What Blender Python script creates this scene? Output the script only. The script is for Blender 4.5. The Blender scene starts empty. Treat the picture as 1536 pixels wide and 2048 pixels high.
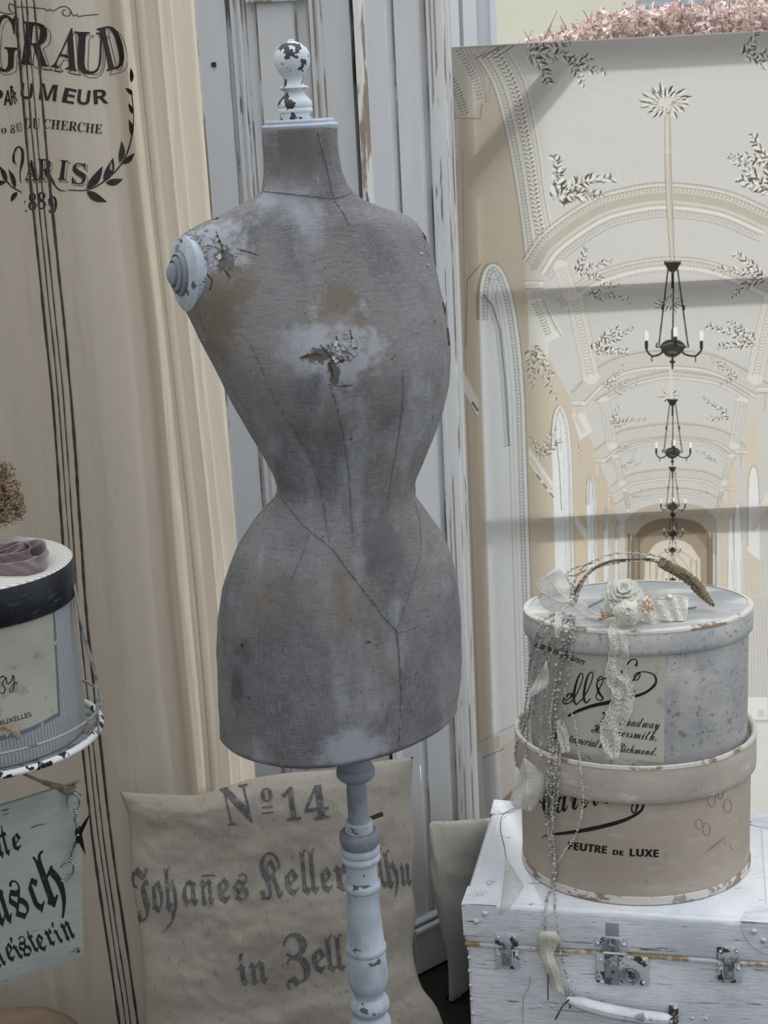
import bpy, bmesh, math, random
import numpy as np
from mathutils import Vector, Matrix, noise as mnoise
from mathutils.bvhtree import BVHTree
random.seed(7); rng = np.random.default_rng(7)
SC = bpy.context.scene; COL = SC.collection

# ------------------------------------------------------------------ camera
F = 3000.0; CX, CY = 768.0, 1024.0; EYE = 1.5
Zc = np.array([-572/F, 11000/F, 1.0]); Zc /= np.linalg.norm(Zc)
Yc = np.array([0, 0, -1.0]) - np.dot([0, 0, -1.0], Zc)*Zc; Yc /= np.linalg.norm(Yc)
Xc = np.cross(Yc, Zc)
RM = np.array([Xc, Yc, Zc]); CAMP = np.array([0, 0, EYE])
cd = bpy.data.cameras.new('camera'); cam = bpy.data.objects.new('camera', cd); COL.objects.link(cam)
cd.sensor_fit = 'VERTICAL'; cd.sensor_height = 36.0; cd.lens = F/2048*36.0; cd.clip_start = 0.05
m4 = Matrix.Identity(4)
for i in range(3):
    for j in range(3): m4[i][j] = RM[i][j]
    m4[i][3] = CAMP[i]
cam.matrix_world = m4; SC.camera = cam
SC.view_settings.view_transform = 'Standard'; SC.view_settings.look = 'None'
SC.view_settings.gamma = 1.0; SC.view_settings.use_curve_mapping = False
SC.view_settings.exposure = 0.92

# ------------------------------------------------------------------ daylight
W = bpy.data.worlds.new('sky'); SC.world = W; W.use_nodes = True
nt = W.node_tree; nt.nodes.clear()
wo = nt.nodes.new('ShaderNodeOutputWorld'); wb = nt.nodes.new('ShaderNodeBackground')
tc = nt.nodes.new('ShaderNodeTexCoord'); sp = nt.nodes.new('ShaderNodeSeparateXYZ')
nt.links.new(tc.outputs['Generated'], sp.inputs[0])
mr = nt.nodes.new('ShaderNodeMapRange'); mr.inputs['From Min'].default_value = -1; mr.inputs['From Max'].default_value = 1
mr.inputs['To Min'].default_value = WORLD_FRONT = 0.41; mr.inputs['To Max'].default_value = 1.0
nt.links.new(sp.outputs['Y'], mr.inputs['Value'])
m2 = nt.nodes.new('ShaderNodeMapRange'); m2.inputs['From Min'].default_value = -0.2; m2.inputs['From Max'].default_value = 1
m2.inputs['To Min'].default_value = 0.45; m2.inputs['To Max'].default_value = 1.55
nt.links.new(sp.outputs['Z'], m2.inputs['Value'])
mu = nt.nodes.new('ShaderNodeMath'); mu.operation = 'MULTIPLY'
nt.links.new(mr.outputs[0], mu.inputs[0]); nt.links.new(m2.outputs[0], mu.inputs[1])
nt.links.new(mu.outputs[0], wb.inputs['Strength'])
wb.inputs['Color'].default_value = (0.965, 0.985, 1.0, 1)
nt.links.new(wb.outputs[0], wo.inputs[0])
SUN_DIR = Vector((-0.10, 0.80, 0.62)).normalized()       # towards the sun: outside, beyond the window
sl = bpy.data.lights.new('sun', 'SUN'); so = bpy.data.objects.new('sun', sl); COL.objects.link(so)
sl.energy = 1.9; sl.angle = math.radians(8); sl.color = (1.0, 0.985, 0.96)
so.rotation_euler = SUN_DIR.to_track_quat('Z', 'Y').to_euler(); so.location = SUN_DIR*8

# ------------------------------------------------------------------ maths
def ray(x, y): return RM @ np.array([(x-CX)/F, -(y-CY)/F, -1.0])
def atY(x, y, Y):
    d = ray(x, y); return CAMP + d*(Y/d[1])
def atZ(x, y, Z):
    d = ray(x, y); return CAMP + d*((Z-EYE)/d[2])
def proj(p):
    c = RM.T @ (np.array(p)-CAMP); return CX+F*c[0]/-c[2], CY-F*c[1]/-c[2]
def cr(pts, n=8):
    """Catmull-Rom through points of any dimension"""
    P = [np.array(p, float) for p in pts]
    if len(P) < 3: 
        return [P[0]+(P[-1]-P[0])*t/n for t in range(n+1)]
    P = [2*P[0]-P[1]] + P + [2*P[-1]-P[-2]]; out = []
    for i in range(1, len(P)-2):
        a, b, c, d = P[i-1:i+3]
        for k in range(n):
            t = k/n
            out.append(0.5*((2*b)+(c-a)*t+(2*a-5*b+4*c-d)*t*t+(3*b-a-3*c+d)*t**3))
    out.append(P[-2]); return out
def lin(c):
    return tuple([((v/255)/12.92 if v/255 <= 0.04045 else ((v/255+0.055)/1.055)**2.4) for v in c[:3]])+(1.0,)

# ------------------------------------------------------------------ mesh builder
class MB:
    def __init__(s): s.v = []; s.f = []; s.mi = []; s.cm = 0
    def add(s, v, f):
        o = len(s.v); s.v += [tuple(map(float, p)) for p in v]; s.f += [tuple(i+o for i in q) for q in f]; s.mi += [s.cm]*len(f)
        return s
    def box(s, x0, x1, y0, y1, z0, z1, fn=None, bev=0, seg=2):
        bm = bmesh.new(); bmesh.ops.create_cube(bm, size=1)
        for v in bm.verts:
            v.co = Vector((x0+(v.co.x+.5)*(x1-x0), y0+(v.co.y+.5)*(y1-y0), z0+(v.co.z+.5)*(z1-z0)))
        if bev: bmesh.ops.bevel(bm, geom=bm.edges[:], offset=bev, segments=seg, profile=.5, affect='EDGES')
        bm.verts.index_update()
        vs = [tuple(v.co) for v in bm.verts]
        if fn: vs = [fn(*p) for p in vs]
        fs = [[v.index for v in f.verts] for f in bm.faces]; bm.free()
        return s.add(vs, fs)
    def grid(s, P, closeu=False, closev=False):
        n, m = len(P), len(P[0]); v = [p for r in P for p in r]; f = []
        for i in range(n if closeu else n-1):
            for j in range(m if closev else m-1):
                a, b = i*m+j, i*m+(j+1) % m; c, d = ((i+1) % n)*m+(j+1) % m, ((i+1) % n)*m+j
                f.append((a, b, c, d))
        return s.add(v, f)
    def lathe(s, prof, cx, cy, n=40, ax=1.0, ay=1.0, cap=True, rot=0.0, fn=None):
        P = []
        for r, z in prof:
            row = []
            for k in range(n):
                t = 2*math.pi*k/n; x = r*ax*math.cos(t); y = r*ay*math.sin(t)
                p = (cx+x*math.cos(rot)-y*math.sin(rot), cy+x*math.sin(rot)+y*math.cos(rot), z)
                row.append(fn(*p) if fn else p)
            P.append(row)
        o = len(s.v); s.grid(P, closev=True)
        if cap:
            s.f.append(tuple(o+k for k in range(n))); s.f.append(tuple(o+(len(P)-1)*n+k for k in reversed(range(n)))); s.mi += [s.cm]*2
        return s
    def tube(s, pts, r, n=8, cap=True, closed=False):
        pts = [Vector(p) for p in pts]; N = len(pts); rows = []; up = None
        for i, p in enumerate(pts):
            t = (pts[(i+1) % N if closed else min(i+1, N-1)]-pts[(i-1) % N if closed else max(i-1, 0)])
            if t.length < 1e-9: t = Vector((0, 0, 1))
            t.normalize()
            if up is None: up = t.orthogonal()
            up = (up-t*up.dot(t));
            if up.length < 1e-6: up = t.orthogonal()
            up.normalize(); w = t.cross(up); rr = r[i] if hasattr(r, '__len__') else r
            rows.append([tuple(p+(up*math.cos(2*math.pi*k/n)+w*math.sin(2*math.pi*k/n))*rr) for k in range(n)])
        o = len(s.v); s.grid(rows, closeu=closed, closev=True)
        if cap and not closed:
            s.f.append(tuple(o+k for k in range(n))); s.f.append(tuple(o+(N-1)*n+k for k in reversed(range(n)))); s.mi += [s.cm]*2
        return s
    def blob(s, c, r, sub=1, jit=0.0, sc=(1, 1, 1)):
        bm = bmesh.new(); bmesh.ops.create_icosphere(bm, subdivisions=sub, radius=1)
        vs = []
        for v in bm.verts:
            k = r*(1+random.uniform(-jit, jit)); vs.append((c[0]+v.co.x*k*sc[0], c[1]+v.co.y*k*sc[1], c[2]+v.co.z*k*sc[2]))
        bm.verts.index_update(); fs = [[v.index for v in f.verts] for f in bm.faces]; bm.free()
        return s.add(vs, fs)
    def bvh(s): return BVHTree.FromPolygons([Vector(v) for v in s.v], [list(f) for f in s.f])

def wloc(o):
    L = Vector(o.location)
    while o.parent: o = o.parent; L += Vector(o.location)
    return L
def build(name, mb, mats, parent=None, smooth=True, base=None, thick=0, sub=0):
    me = bpy.data.meshes.new(name)
    off = wloc(parent) if parent else (Vector(base) if base is not None else None)
    if off is None:
        a = np.array(mb.v); off = Vector(((a[:, 0].min()+a[:, 0].max())/2, (a[:, 1].min()+a[:, 1].max())/2, a[:, 2].min()))
    me.from_pydata([(x-off.x, y-off.y, z-off.z) for x, y, z in mb.v], [], mb.f)
    mats = mats if isinstance(mats, (list, tuple)) else [mats]
    for m in mats: me.materials.append(m)
    if len(mats) > 1: me.polygons.foreach_set('material_index', mb.mi)
    bm = bmesh.new(); bm.from_mesh(me); bmesh.ops.recalc_face_normals(bm, faces=bm.faces); bm.to_mesh(me); bm.free()
    if smooth:
        me.polygons.foreach_set('use_smooth', [True]*len(me.polygons))
        if smooth != 'all': me.set_sharp_from_angle(angle=math.radians(40))
    o = bpy.data.objects.new(name, me); COL.objects.link(o)
    if parent: o.parent = parent
    else: o.location = off
    if thick: 
        md = o.modifiers.new('thickness', 'SOLIDIFY'); md.thickness = thick; md.offset = 0
    if sub:
        md = o.modifiers.new('smooth', 'SUBSURF'); md.levels = sub; md.render_levels = sub
    return o
def tag(o, label, cat, group=None):
    o['label'] = label; o['category'] = cat
    if group: o['group'] = group
    return o
def thing(name, label, cat, loc, group=None):
    o = bpy.data.objects.new(name, None); COL.objects.link(o); o.location = tuple(map(float, loc)); o.empty_display_size = .05
    return tag(o, label, cat, group)
def struct(o): o['kind'] = 'structure'; return o

# ------------------------------------------------------------------ materials
def mat(name, base, layers=(), rough=0.75, bump=0.0, bscale=300, bstretch=(1, 1, 1), trans=0.0, transcol=None, metal=0.0,
        weave=0.0, wscale=900, alpha=None, spec=0.3, coord='Object', sheen=0.0, bdist=.002):
    """layers: (colour, scale, lo, hi, stretch, amount[, detail[, offset]]) noise-driven coats over the base colour"""
    m = bpy.data.materials.new(name); m.use_nodes = True; t = m.node_tree; t.nodes.clear(); N = t.nodes.new; L = t.links.new
    out = N('ShaderNodeOutputMaterial'); b = N('ShaderNodeBsdfPrincipled'); c = N('ShaderNodeTexCoord')
    b.inputs['Roughness'].default_value = rough; b.inputs['Metallic'].default_value = metal; b.inputs['Specular IOR Level'].default_value = spec
    co = c.outputs[coord]
    def nz(scale, stretch, detail=6, off=0, rough=.6):
        mp = N('ShaderNodeMapping'); mp.inputs['Scale'].default_value = stretch; mp.inputs['Location'].default_value = (off, off*1.3, off*.7)
        L(co, mp.inputs[0]); n = N('ShaderNodeTexNoise'); n.inputs['Scale'].default_value = scale; n.inputs['Detail'].default_value = detail
        n.inputs['Roughness'].default_value = rough; L(mp.outputs[0], n.inputs['Vector']); return n.outputs[0]
    cur = None
    if isinstance(base, str):
        a = N('ShaderNodeAttribute'); a.attribute_name = base; cur = a.outputs['Color']
    else:
        rgb = N('ShaderNodeRGB'); rgb.outputs[0].default_value = lin(base); cur = rgb.outputs[0]
    masks = []
    for i, ly in enumerate(layers):
        colr, sc, lo, hi, st, am = ly[:6]; det = ly[6] if len(ly) > 6 else 6; off = ly[7] if len(ly) > 7 else i*3.7+1
        f = nz(sc, st, det, off); r = N('ShaderNodeMapRange'); r.clamp = True
        r.inputs['From Min'].default_value = lo; r.inputs['From Max'].default_value = hi; r.inputs['To Max'].default_value = am
        L(f, r.inputs['Value']); mx = N('ShaderNodeMix'); mx.data_type = 'RGBA'
        L(r.outputs[0], mx.inputs[0]); L(cur, mx.inputs[6]); mx.inputs[7].default_value = lin(colr); cur = mx.outputs[2]; masks.append(r.outputs[0])
    L(cur, b.inputs['Base Color'])
    h = None
    if bump: h = nz(bscale, bstretch, 5, 0)
    if weave:
        def wv(d):
            w = N('ShaderNodeTexWave'); w.bands_direction = d; w.inputs['Scale'].default_value = wscale/6.283; w.inputs['Distortion'].default_value = 1.5
            w.inputs['Detail'].default_value = 1; L(co, w.inputs['Vector']); return w.outputs['Fac']
        ad = N('ShaderNodeMath'); ad.operation = 'ADD'; L(wv('X'), ad.inputs[0]); L(wv('Z'), ad.inputs[1])
        ml = N('ShaderNodeMath'); ml.operation = 'MULTIPLY'; ml.inputs[1].default_value = weave; L(ad.outputs[0], ml.inputs[0])
        if h is not None:
            a2 = N('ShaderNodeMath'); a2.operation = 'ADD'; L(h, a2.inputs[0]); L(ml.outputs[0], a2.inputs[1]); h = a2.outputs[0]
        else: h = ml.outputs[0]
    if h is not None:
        bp = N('ShaderNodeBump'); bp.inputs['Strength'].default_value = max(bump, .25); bp.inputs['Distance'].default_value = bdist
        L(h, bp.inputs['Height']); L(bp.outputs[0], b.inputs['Normal'])
    if sheen: b.inputs['Sheen Weight'].default_value = sheen
    sh = b.outputs[0]
    if trans:
        tr = N('ShaderNodeBsdfTranslucent')
        if transcol: tr.inputs[0].default_value = lin(transcol)
        else: L(cur, tr.inputs[0])
        mx = N('ShaderNodeMixShader'); mx.inputs[0].default_value = trans; L(sh, mx.inputs[1]); L(tr.outputs[0], mx.inputs[2]); sh = mx.outputs[0]
    if alpha:   # (kind, scale, lo, hi, min, max)
        kind, sc, lo, hi, a0, a1 = alpha
        if kind == 'voronoi':
            vz = N('ShaderNodeTexVoronoi'); vz.feature = 'DISTANCE_TO_EDGE'; vz.inputs['Scale'].default_value = sc; L(co, vz.inputs['Vector']); f = vz.outputs[0]
        else: f = nz(sc, (1, 1, 1), 4, 5)
        r = N('ShaderNodeMapRange'); r.clamp = True; r.inputs['From Min'].default_value = lo; r.inputs['From Max'].default_value = hi
        r.inputs['To Min'].default_value = a0; r.inputs['To Max'].default_value = a1; L(f, r.inputs['Value'])
        tp = N('ShaderNodeBsdfTransparent'); mx = N('ShaderNodeMixShader'); L(r.outputs[0], mx.inputs[0]); L(tp.outputs[0], mx.inputs[1]); L(sh, mx.inputs[2]); sh = mx.outputs[0]
    L(sh, out.inputs[0]); return m

V = (1, 1, 1)
# coats of the things; stretched noise = grain or brush strokes
M_LINEN = mat('curtain_linen', (221, 212, 203), [((202, 192, 182), 3, .4, .7, (1, 1, .3), .6), ((168, 152, 134), 60, .6, .8, (6, 1, .25), .45), ((236, 228, 214), 45, .55, .8, (.3, 1, 6), .35)],
              rough=.95, bdist=.005, bump=.8, bscale=55, bstretch=(1, 1, .35), trans=.36, transcol=(238, 231, 216), weave=.12, wscale=2600)
M_INK = mat('printed_ink', (46, 42, 41), [((110, 100, 92), 260, .55, .8, V, .5)], rough=.95)
M_STRIPE = mat('stripe_thread', (58, 59, 60), [((128, 118, 108), 420, .5, .75, (1, 1, .4), .55)], rough=.95)
M_TORSO = mat('painted_canvas', (140, 140, 144), [((128, 123, 117), 7, .46, .62, (1, 1, .7), .75, 5), ((106, 108, 117), 9, .48, .60, (1, 1, .6), .7, 4), ((178, 184, 197), 12, .54, .70, (1.3, 1, .45), .75, 9),
              ((118, 108, 94), 26, .57, .70, (1, 1, .5), .5, 9), ((86, 84, 85), 260, .52, .66, (.22, .3, 3), .45, 4), ((172, 175, 183), 300, .53, .68, (2.6, 2, .25), .42, 4), ((172, 175, 183), 300, .54, .70, (.22, .3, 2.8), .40, 4), ((58, 54, 50), 70, .70, .73, V, .8, 3)],
              rough=.85, bump=.6, bscale=420, bstretch=(1, 1, .5), weave=.3, wscale=3300)
def add_spot(m, colr, centre, r, scale=60, lo=-.25, hi=.25, amt=.85, stretch=(1, 1, 1)):
    """a worn patch, or painted wrinkle shade, with its own shape at one place of the thing: noise minus distance from the place"""
    t = m.node_tree; N = t.nodes.new; L = t.links.new; b = [n for n in t.nodes if n.type == 'BSDF_PRINCIPLED'][0]; co = [n for n in t.nodes if n.type == 'TEX_COORD'][0].outputs['Object']
    cur = b.inputs['Base Color'].links[0].from_socket; s = N('ShaderNodeVectorMath'); s.operation = 'SUBTRACT'; L(co, s.inputs[0]); s.inputs[1].default_value = centre
    s2 = N('ShaderNodeVectorMath'); s2.operation = 'MULTIPLY'; L(s.outputs[0], s2.inputs[0]); s2.inputs[1].default_value = stretch
    l = N('ShaderNodeVectorMath'); l.operation = 'LENGTH'; L(s2.outputs[0], l.inputs[0]); d = N('ShaderNodeMath'); d.operation = 'DIVIDE'; L(l.outputs['Value'], d.inputs[0]); d.inputs[1].default_value = r
    n = N('ShaderNodeTexNoise'); n.inputs['Scale'].default_value = scale; n.inputs['Detail'].default_value = 8; n.inputs['Roughness'].default_value = .65; L(co, n.inputs['Vector'])
    a = N('ShaderNodeMath'); a.operation = 'MULTIPLY_ADD'; L(n.outputs[0], a.inputs[0]); a.inputs[1].default_value = 3.0; a.inputs[2].default_value = -.5
    q = N('ShaderNodeMath'); q.operation = 'SUBTRACT'; L(a.outputs[0], q.inputs[0]); L(d.outputs[0], q.inputs[1])
    k = N('ShaderNodeMapRange'); k.inputs['From Min'].default_value = lo; k.inputs['From Max'].default_value = hi; k.inputs['To Max'].default_value = amt; L(q.outputs[0], k.inputs['Value'])
    mx = N('ShaderNodeMix'); mx.data_type = 'RGBA'; L(k.outputs[0], mx.inputs[0]); L(cur, mx.inputs[6]); mx.inputs[7].default_value = lin(colr); L(mx.outputs[2], b.inputs['Base Color'])
M_FLAKE = mat('flaking_paint', (168, 172, 180), [((108, 92, 74), 70, .5, .62, V, .9), ((64, 58, 52), 120, .6, .68, V, .8)], rough=.85, bump=.8, bscale=260)
M_SEAM = mat('seam_thread', (98, 94, 92), [((150, 152, 158), 200, .5, .6, V, .8)], rough=.9)
M_CHIPPY = mat('chipped_grey_white_paint', (205, 213, 222), [((186, 198, 212), 18, .45, .65, V, .7), ((66, 66, 70), 62, .545, .556, (1, 1, 1), 1.0, 3)], rough=.55, bump=.2, bscale=80)
M_STANDP = mat('worn_blue_grey_paint', (166, 178, 192), [((190, 200, 212), 16, .45, .65, V, .7), ((128, 138, 150), 40, .5, .72, (1, 1, .4), .7), ((70, 72, 76), 34, .645, .665, (1, 1, 1.4), .9, 4)], rough=.6, bump=.3, bscale=130)
M_STANDG = mat('grey_metal_paint', (134, 142, 156), [((104, 108, 118), 26, .45, .7, V, .8), ((166, 172, 182), 60, .6, .75, V, .5)], rough=.6, bump=.3, bscale=220)
M_DOOR = mat('old_grey_door_paint', (202, 205, 209), [((184, 189, 195), 4, .4, .7, (1, 1, .4), .7), ((214, 216, 219), 11, .5, .75, (2, 1, .3), .5), ((124, 116, 108), 14, .71, .72, (2.2, 1, .6), .8, 5)], rough=.6, bump=.3, bscale=60, bstretch=(2, 1, .4))
M_DOORCHIP = mat('worn_moulding', (200, 202, 204), [((138, 124, 110), 9, .50, .56, (4, 1, .55), .85, 7), ((84, 72, 62), 14, .58, .62, (4, 1, .5), .8, 6)], rough=.7, bump=.5, bscale=90, bstretch=(2, 1, .3))
M_DOOREDGE = mat('split_door_edge', (222, 222, 219), [((136, 122, 106), 10, .54, .59, (3, 3, .5), .9, 7), ((78, 68, 60), 18, .61, .64, (3, 3, .45), .85, 6)], rough=.7, bump=.6, bscale=70, bstretch=(2, 2, .4))
M_CUSH = mat('grain_sack_linen', (198, 192, 183), [((178, 171, 161), 5, .42, .66, V, .7), ((190, 184, 172), 22, .5, .75, V, .5), ((132, 124, 112), 160, .58, .73, (1, 1, .4), .6), ((140, 132, 122), 160, .6, .75, (.4, 1, 1), .55)],
             rough=.95, bump=1.0, bscale=55, weave=.12, wscale=2200, bdist=.0032)
M_CUSHINK = mat('faded_stamp_ink', (90, 91, 97), [((150, 146, 140), 60, .52, .68, V, .6, 8), ((150, 146, 140), 240, .5, .7, (1, 1, 1), .7, 3)], rough=.95)
M_CUSH2 = mat('ivory_linen', (228, 225, 217), [((212, 207, 198), 6, .45, .7, V, .6), ((210, 206, 198), 200, .55, .75, (1, 1, .4), .4)], rough=.95, bump=.8, bscale=60, weave=.15, wscale=2400, bdist=.005)
M_CUSH3 = mat('brown_cloth', (120, 104, 90), [((96, 82, 70), 8, .4, .7, V, .7)], rough=.95, bump=.5, bscale=200)
M_CASE = mat('whitewashed_case', (224, 229, 238), [((198, 206, 219), 7, .44, .64, V, .8), ((238, 240, 245), 14, .5, .75, (1, 1, 2), .6), ((152, 158, 170), 26, .58, .76, (.4, 1, 3), .5, 6), ((184, 190, 202), 160, .48, .62, (.12, 1, 2.2), .45, 3),
             ((100, 78, 76), 24, .64, .655, (.4, .6, 8), .85, 4), ((96, 84, 80), 70, .69, .705, (.45, .8, 3.5), .75, 3)], rough=.6, bump=.6, bscale=120, bstretch=(.08, 1, 6))
M_CASETOP = mat('whitewashed_case_top', (230, 233, 240), [((206, 213, 225), 7, .42, .66, V, .8), ((238, 240, 245), 16, .5, .7, V, .6), ((110, 98, 94), 50, .655, .67, (.6, 2.2, 1), .75, 5), ((160, 162, 170), 90, .62, .72, (.6, 2.2, 1), .5, 8)], rough=.6, bump=.4, bscale=120)
M_CASESEAM = mat('brass_seam', (150, 134, 96), [((206, 208, 210), 30, .45, .55, (1, 1, 1), .95, 5), ((50, 42, 36), 60, .6, .66, V, .9)], rough=.6)
M_HW = mat('painted_hardware', (196, 202, 212), [((58, 50, 44), 60, .55, .58, V, .95, 4), ((128, 104, 66), 90, .60, .64, V, .8, 3)], rough=.4, bump=.2, metal=.15)
M_STEEL = mat('worn_steel', (150, 155, 164), [((70, 70, 74), 70, .52, .6, V, .8), ((206, 211, 218), 90, .55, .65, V, .8)], rough=.4, metal=.35)
M_RIVET = mat('rivet_metal', (206, 210, 218), [((90, 84, 80), 200, .6, .66, V, .8)], rough=.35, metal=.3)
M_HANDLE = mat('whitewashed_leather', (222, 227, 234), [((84, 86, 94), 30, .60, .65, (1, 1, 1), .85), ((180, 186, 196), 20, .45, .65, V, .6)], rough=.4, bump=.3, bscale=90)
M_BOXU = mat('marbled_paper', (192, 193, 193), [((168, 172, 177), 7, .42, .60, V, .85), ((212, 211, 207), 9, .50, .64, V, .85), ((140, 138, 136), 20, .58, .70, (1, 1, .5), .5, 9), ((126, 118, 110), 150, .60, .63, V, .65, 10, 9), ((120, 112, 104), 60, .635, .65, V, .6, 10), ((122, 102, 80), 11, .69, .71, (1, 1, 2), .7, 7)], rough=.6, bump=.5, bscale=110)
M_BOXUT = mat('brushed_lid_top', (180, 182, 184), [((148, 153, 159), 9, .44, .60, (.5, 1.6, 1), .8), ((216, 217, 216), 12, .50, .62, (.5, 1.5, 1), .85), ((140, 140, 142), 40, .58, .70, (.5, 1.8, 1), .5, 9), ((150, 132, 110), 60, .67, .69, V, .7, 6)], rough=.55, bump=.35, bscale=60, bstretch=(.4, 1.5, 1))
M_BOXULAB = mat('aged_label_paper', (190, 188, 180), [((174, 170, 160), 8, .45, .7, V, .6), ((150, 144, 132), 40, .6, .68, V, .6, 8)], rough=.7, bump=.25, bscale=120)
M_RIM = mat('rubbed_rim', (208, 206, 200), [((128, 104, 82), 18, .54, .58, (1, 1, 2), .85, 8), ((110, 108, 108), 30, .58, .62, V, .7, 8)], rough=.7, bump=.7, bscale=120)
M_BOXL = mat('taupe_card', (178, 168, 156), [((166, 156, 146), 5, .42, .7, V, .7), ((196, 190, 182), 14, .56, .72, (1, 1, 3), .6), ((140, 130, 120), 60, .62, .7, V, .5, 8)], rough=.75, bump=.3, bscale=160)
M_BOXLL = mat('taupe_lid_card', (186, 180, 172), [((164, 158, 150), 8, .45, .65, (1, 1, 2), .7), ((214, 212, 208), 18, .58, .68, (1, 1, 2.5), .7), ((132, 126, 118), 50, .64, .7, V, .6, 8)], rough=.7, bump=.35, bscale=120)
M_DARK = mat('dark_gap', (60, 54, 50), rough=.9)
M_BLACKINK = mat('black_ink', (34, 32, 32), [((90, 84, 78), 180, .6, .68, V, .6)], rough=.8)
M_STRIPEP = None
M_NAVY = mat('black_lid_band', (38, 42, 52), [((22, 24, 30), 14, .45, .6, V, .8), ((84, 92, 108), 60, .6, .7, (1, 1, 3), .6), ((190, 190, 184), 34, .68, .69, (1.4, 1.4, .6), .9, 5)], rough=.4, bump=.4, bscale=140)
M_LABEL = mat('parchment_label', (164, 165, 156), [((148, 148, 138), 9, .45, .65, V, .7), ((124, 118, 102), 34, .60, .66, V, .6, 8)], rough=.7)
M_BORDER = mat('label_border', (96, 106, 120), [((176, 176, 166), 60, .60, .62, V, 1)], rough=.8)
M_WIRE = mat('chippy_wire', (214, 218, 222), [((34, 32, 34), 44, .53, .54, V, 1, 4)], rough=.5, bump=.2)
M_WIREG = mat('grey_wire', (150, 152, 152), [((90, 88, 86), 60, .5, .6, V, .8)], rough=.5, metal=.3)
M_SATIN = mat('mauve_satin', (124, 108, 110), [((96, 82, 86), 18, .4, .65, (1, 1, 3), .6)], rough=.35, sheen=.3)
M_DRY = mat('dried_blossom', (150, 130, 108), [((100, 82, 64), 90, .45, .6, V, .9), ((190, 174, 150), 60, .6, .7, V, .8)], rough=.9)
M_TWINE = mat('jute_twine', (158, 142, 120), [((112, 98, 80), 300, .45, .6, V, .8), ((188, 174, 152), 180, .6, .7, V, .6)], rough=.95, bump=.8, bscale=700)
M_SIGN = mat('sign_board_paint', (158, 165, 161), [((140, 149, 147), 7, .42, .64, (1, 1, 2), .7), ((176, 180, 174), 30, .5, .7, (.4, .4, 3), .4), ((84, 82, 78), 40, .655, .67, (.4, .4, 4), .9, 5)], rough=.65, bump=.3, bscale=90, bstretch=(.4, .4, 3))
M_SIGNEDGE = mat('sign_raw_wood', (120, 108, 94), [((52, 46, 40), 40, .45, .55, (1, 1, 4), .9)], rough=.85, bump=.6, bscale=120)
M_CHROME = mat('scissor_steel', (176, 178, 182), [((60, 56, 52), 90, .55, .62, V, .7)], rough=.25, metal=.9)
M_BLADE = mat('dark_blade', (48, 46, 48), rough=.3, metal=.6)
M_BEAD = mat('ash_bead', (192, 191, 188), [((116, 110, 104), 160, .47, .58, V, .85), ((214, 216, 218), 120, .56, .62, V, .9, 5)], rough=.55)
M_BEADP = mat('pearly_bead', (206, 206, 202), [((150, 146, 140), 120, .5, .62, V, .8)], rough=.35)
M_STEM = mat('dry_stem', (112, 106, 98), [((74, 66, 58), 90, .45, .6, V, .8)], rough=.9, bump=.5, bscale=300)
M_LEAFS = mat('skeleton_leaf', (232, 234, 231), [((248, 248, 245), 60, .5, .65, V, .7)], rough=.7, trans=.35, alpha=('noise', 60, .3, .7, .28, .6))
M_VEIN = mat('leaf_vein', (226, 226, 218), rough=.7)
M_LACE = mat('white_lace', (242, 240, 234), rough=.9, trans=.25, alpha=('voronoi', 330, .10, .16, 1.0, .22))
M_LACEN = mat('lace_edge', (246, 244, 238), rough=.9, trans=.2)
M_TULLE = mat('white_tulle', (226, 228, 226), rough=.9, trans=.3, alpha=('noise', 900, .3, .7, .25, .6))
M_ROSE = mat('organza_rose', (240, 240, 234), rough=.7, trans=.4)
M_ROSE2 = mat('ivory_rose', (246, 247, 238), rough=.8, trans=.3)
M_PEARL = mat('pearl', (216, 214, 208), rough=.15, metal=.35, spec=.8)
M_BERRY = mat('pearl_berry', (222, 190, 160), [((236, 230, 220), 40, .5, .6, V, .9)], rough=.2, spec=.8)
M_GOLD = mat('gilt_stamen', (178, 152, 110), rough=.4, metal=.4)
M_FLOOR = mat('dark_floor', (44, 38, 34), [((30, 26, 24), 8, .4, .7, (1, 4, 1), .8), ((70, 60, 52), 60, .6, .75, (1, 4, 1), .5)], rough=.7, bump=.3, bscale=30)
M_WALL = mat('plaster_wall', (206, 200, 190), [((190, 184, 174), 3, .4, .7, V, .5)], rough=.9, bump=.2, bscale=60)
M_FRAME = mat('white_window_frame', (222, 228, 236), [((206, 214, 224), 6, .45, .7, (1, 1, .3), .6)], rough=.5)
M_WOODB = mat('stretcher_wood', (150, 130, 104), [((128, 108, 84), 20, .4, .7, (1, 1, .2), .6)], rough=.8)
M_OUTW = mat('outdoor_render', (246, 246, 232), [((240, 240, 220), 3, .45, .6, V, .6)], rough=.9)
M_ROOF = mat('slate_roof', (120, 126, 134), [((96, 102, 110), 20, .4, .7, (1, 1, 3), .7)], rough=.8)
M_HLEAF = mat('copper_leaf', (196, 168, 160), [((244, 234, 230), 30, .48, .56, V, .95), ((136, 100, 90), 40, .54, .60, V, .85)], rough=.4, trans=.2)
M_TWIG = mat('hedge_twig', (120, 104, 98), rough=.9)
M_GRASS = mat('lawn', (120, 124, 92), [((92, 98, 66), 6, .4, .7, V, .7)], rough=.95)
mg = bpy.data.materials.new('window_glass'); mg.use_nodes = True; t = mg.node_tree; t.nodes.clear()
_o = t.nodes.new('ShaderNodeOutputMaterial'); _a = t.nodes.new('ShaderNodeBsdfTransparent'); _g = t.nodes.new('ShaderNodeBsdfGlossy'); _m = t.nodes.new('ShaderNodeMixShader')
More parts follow.
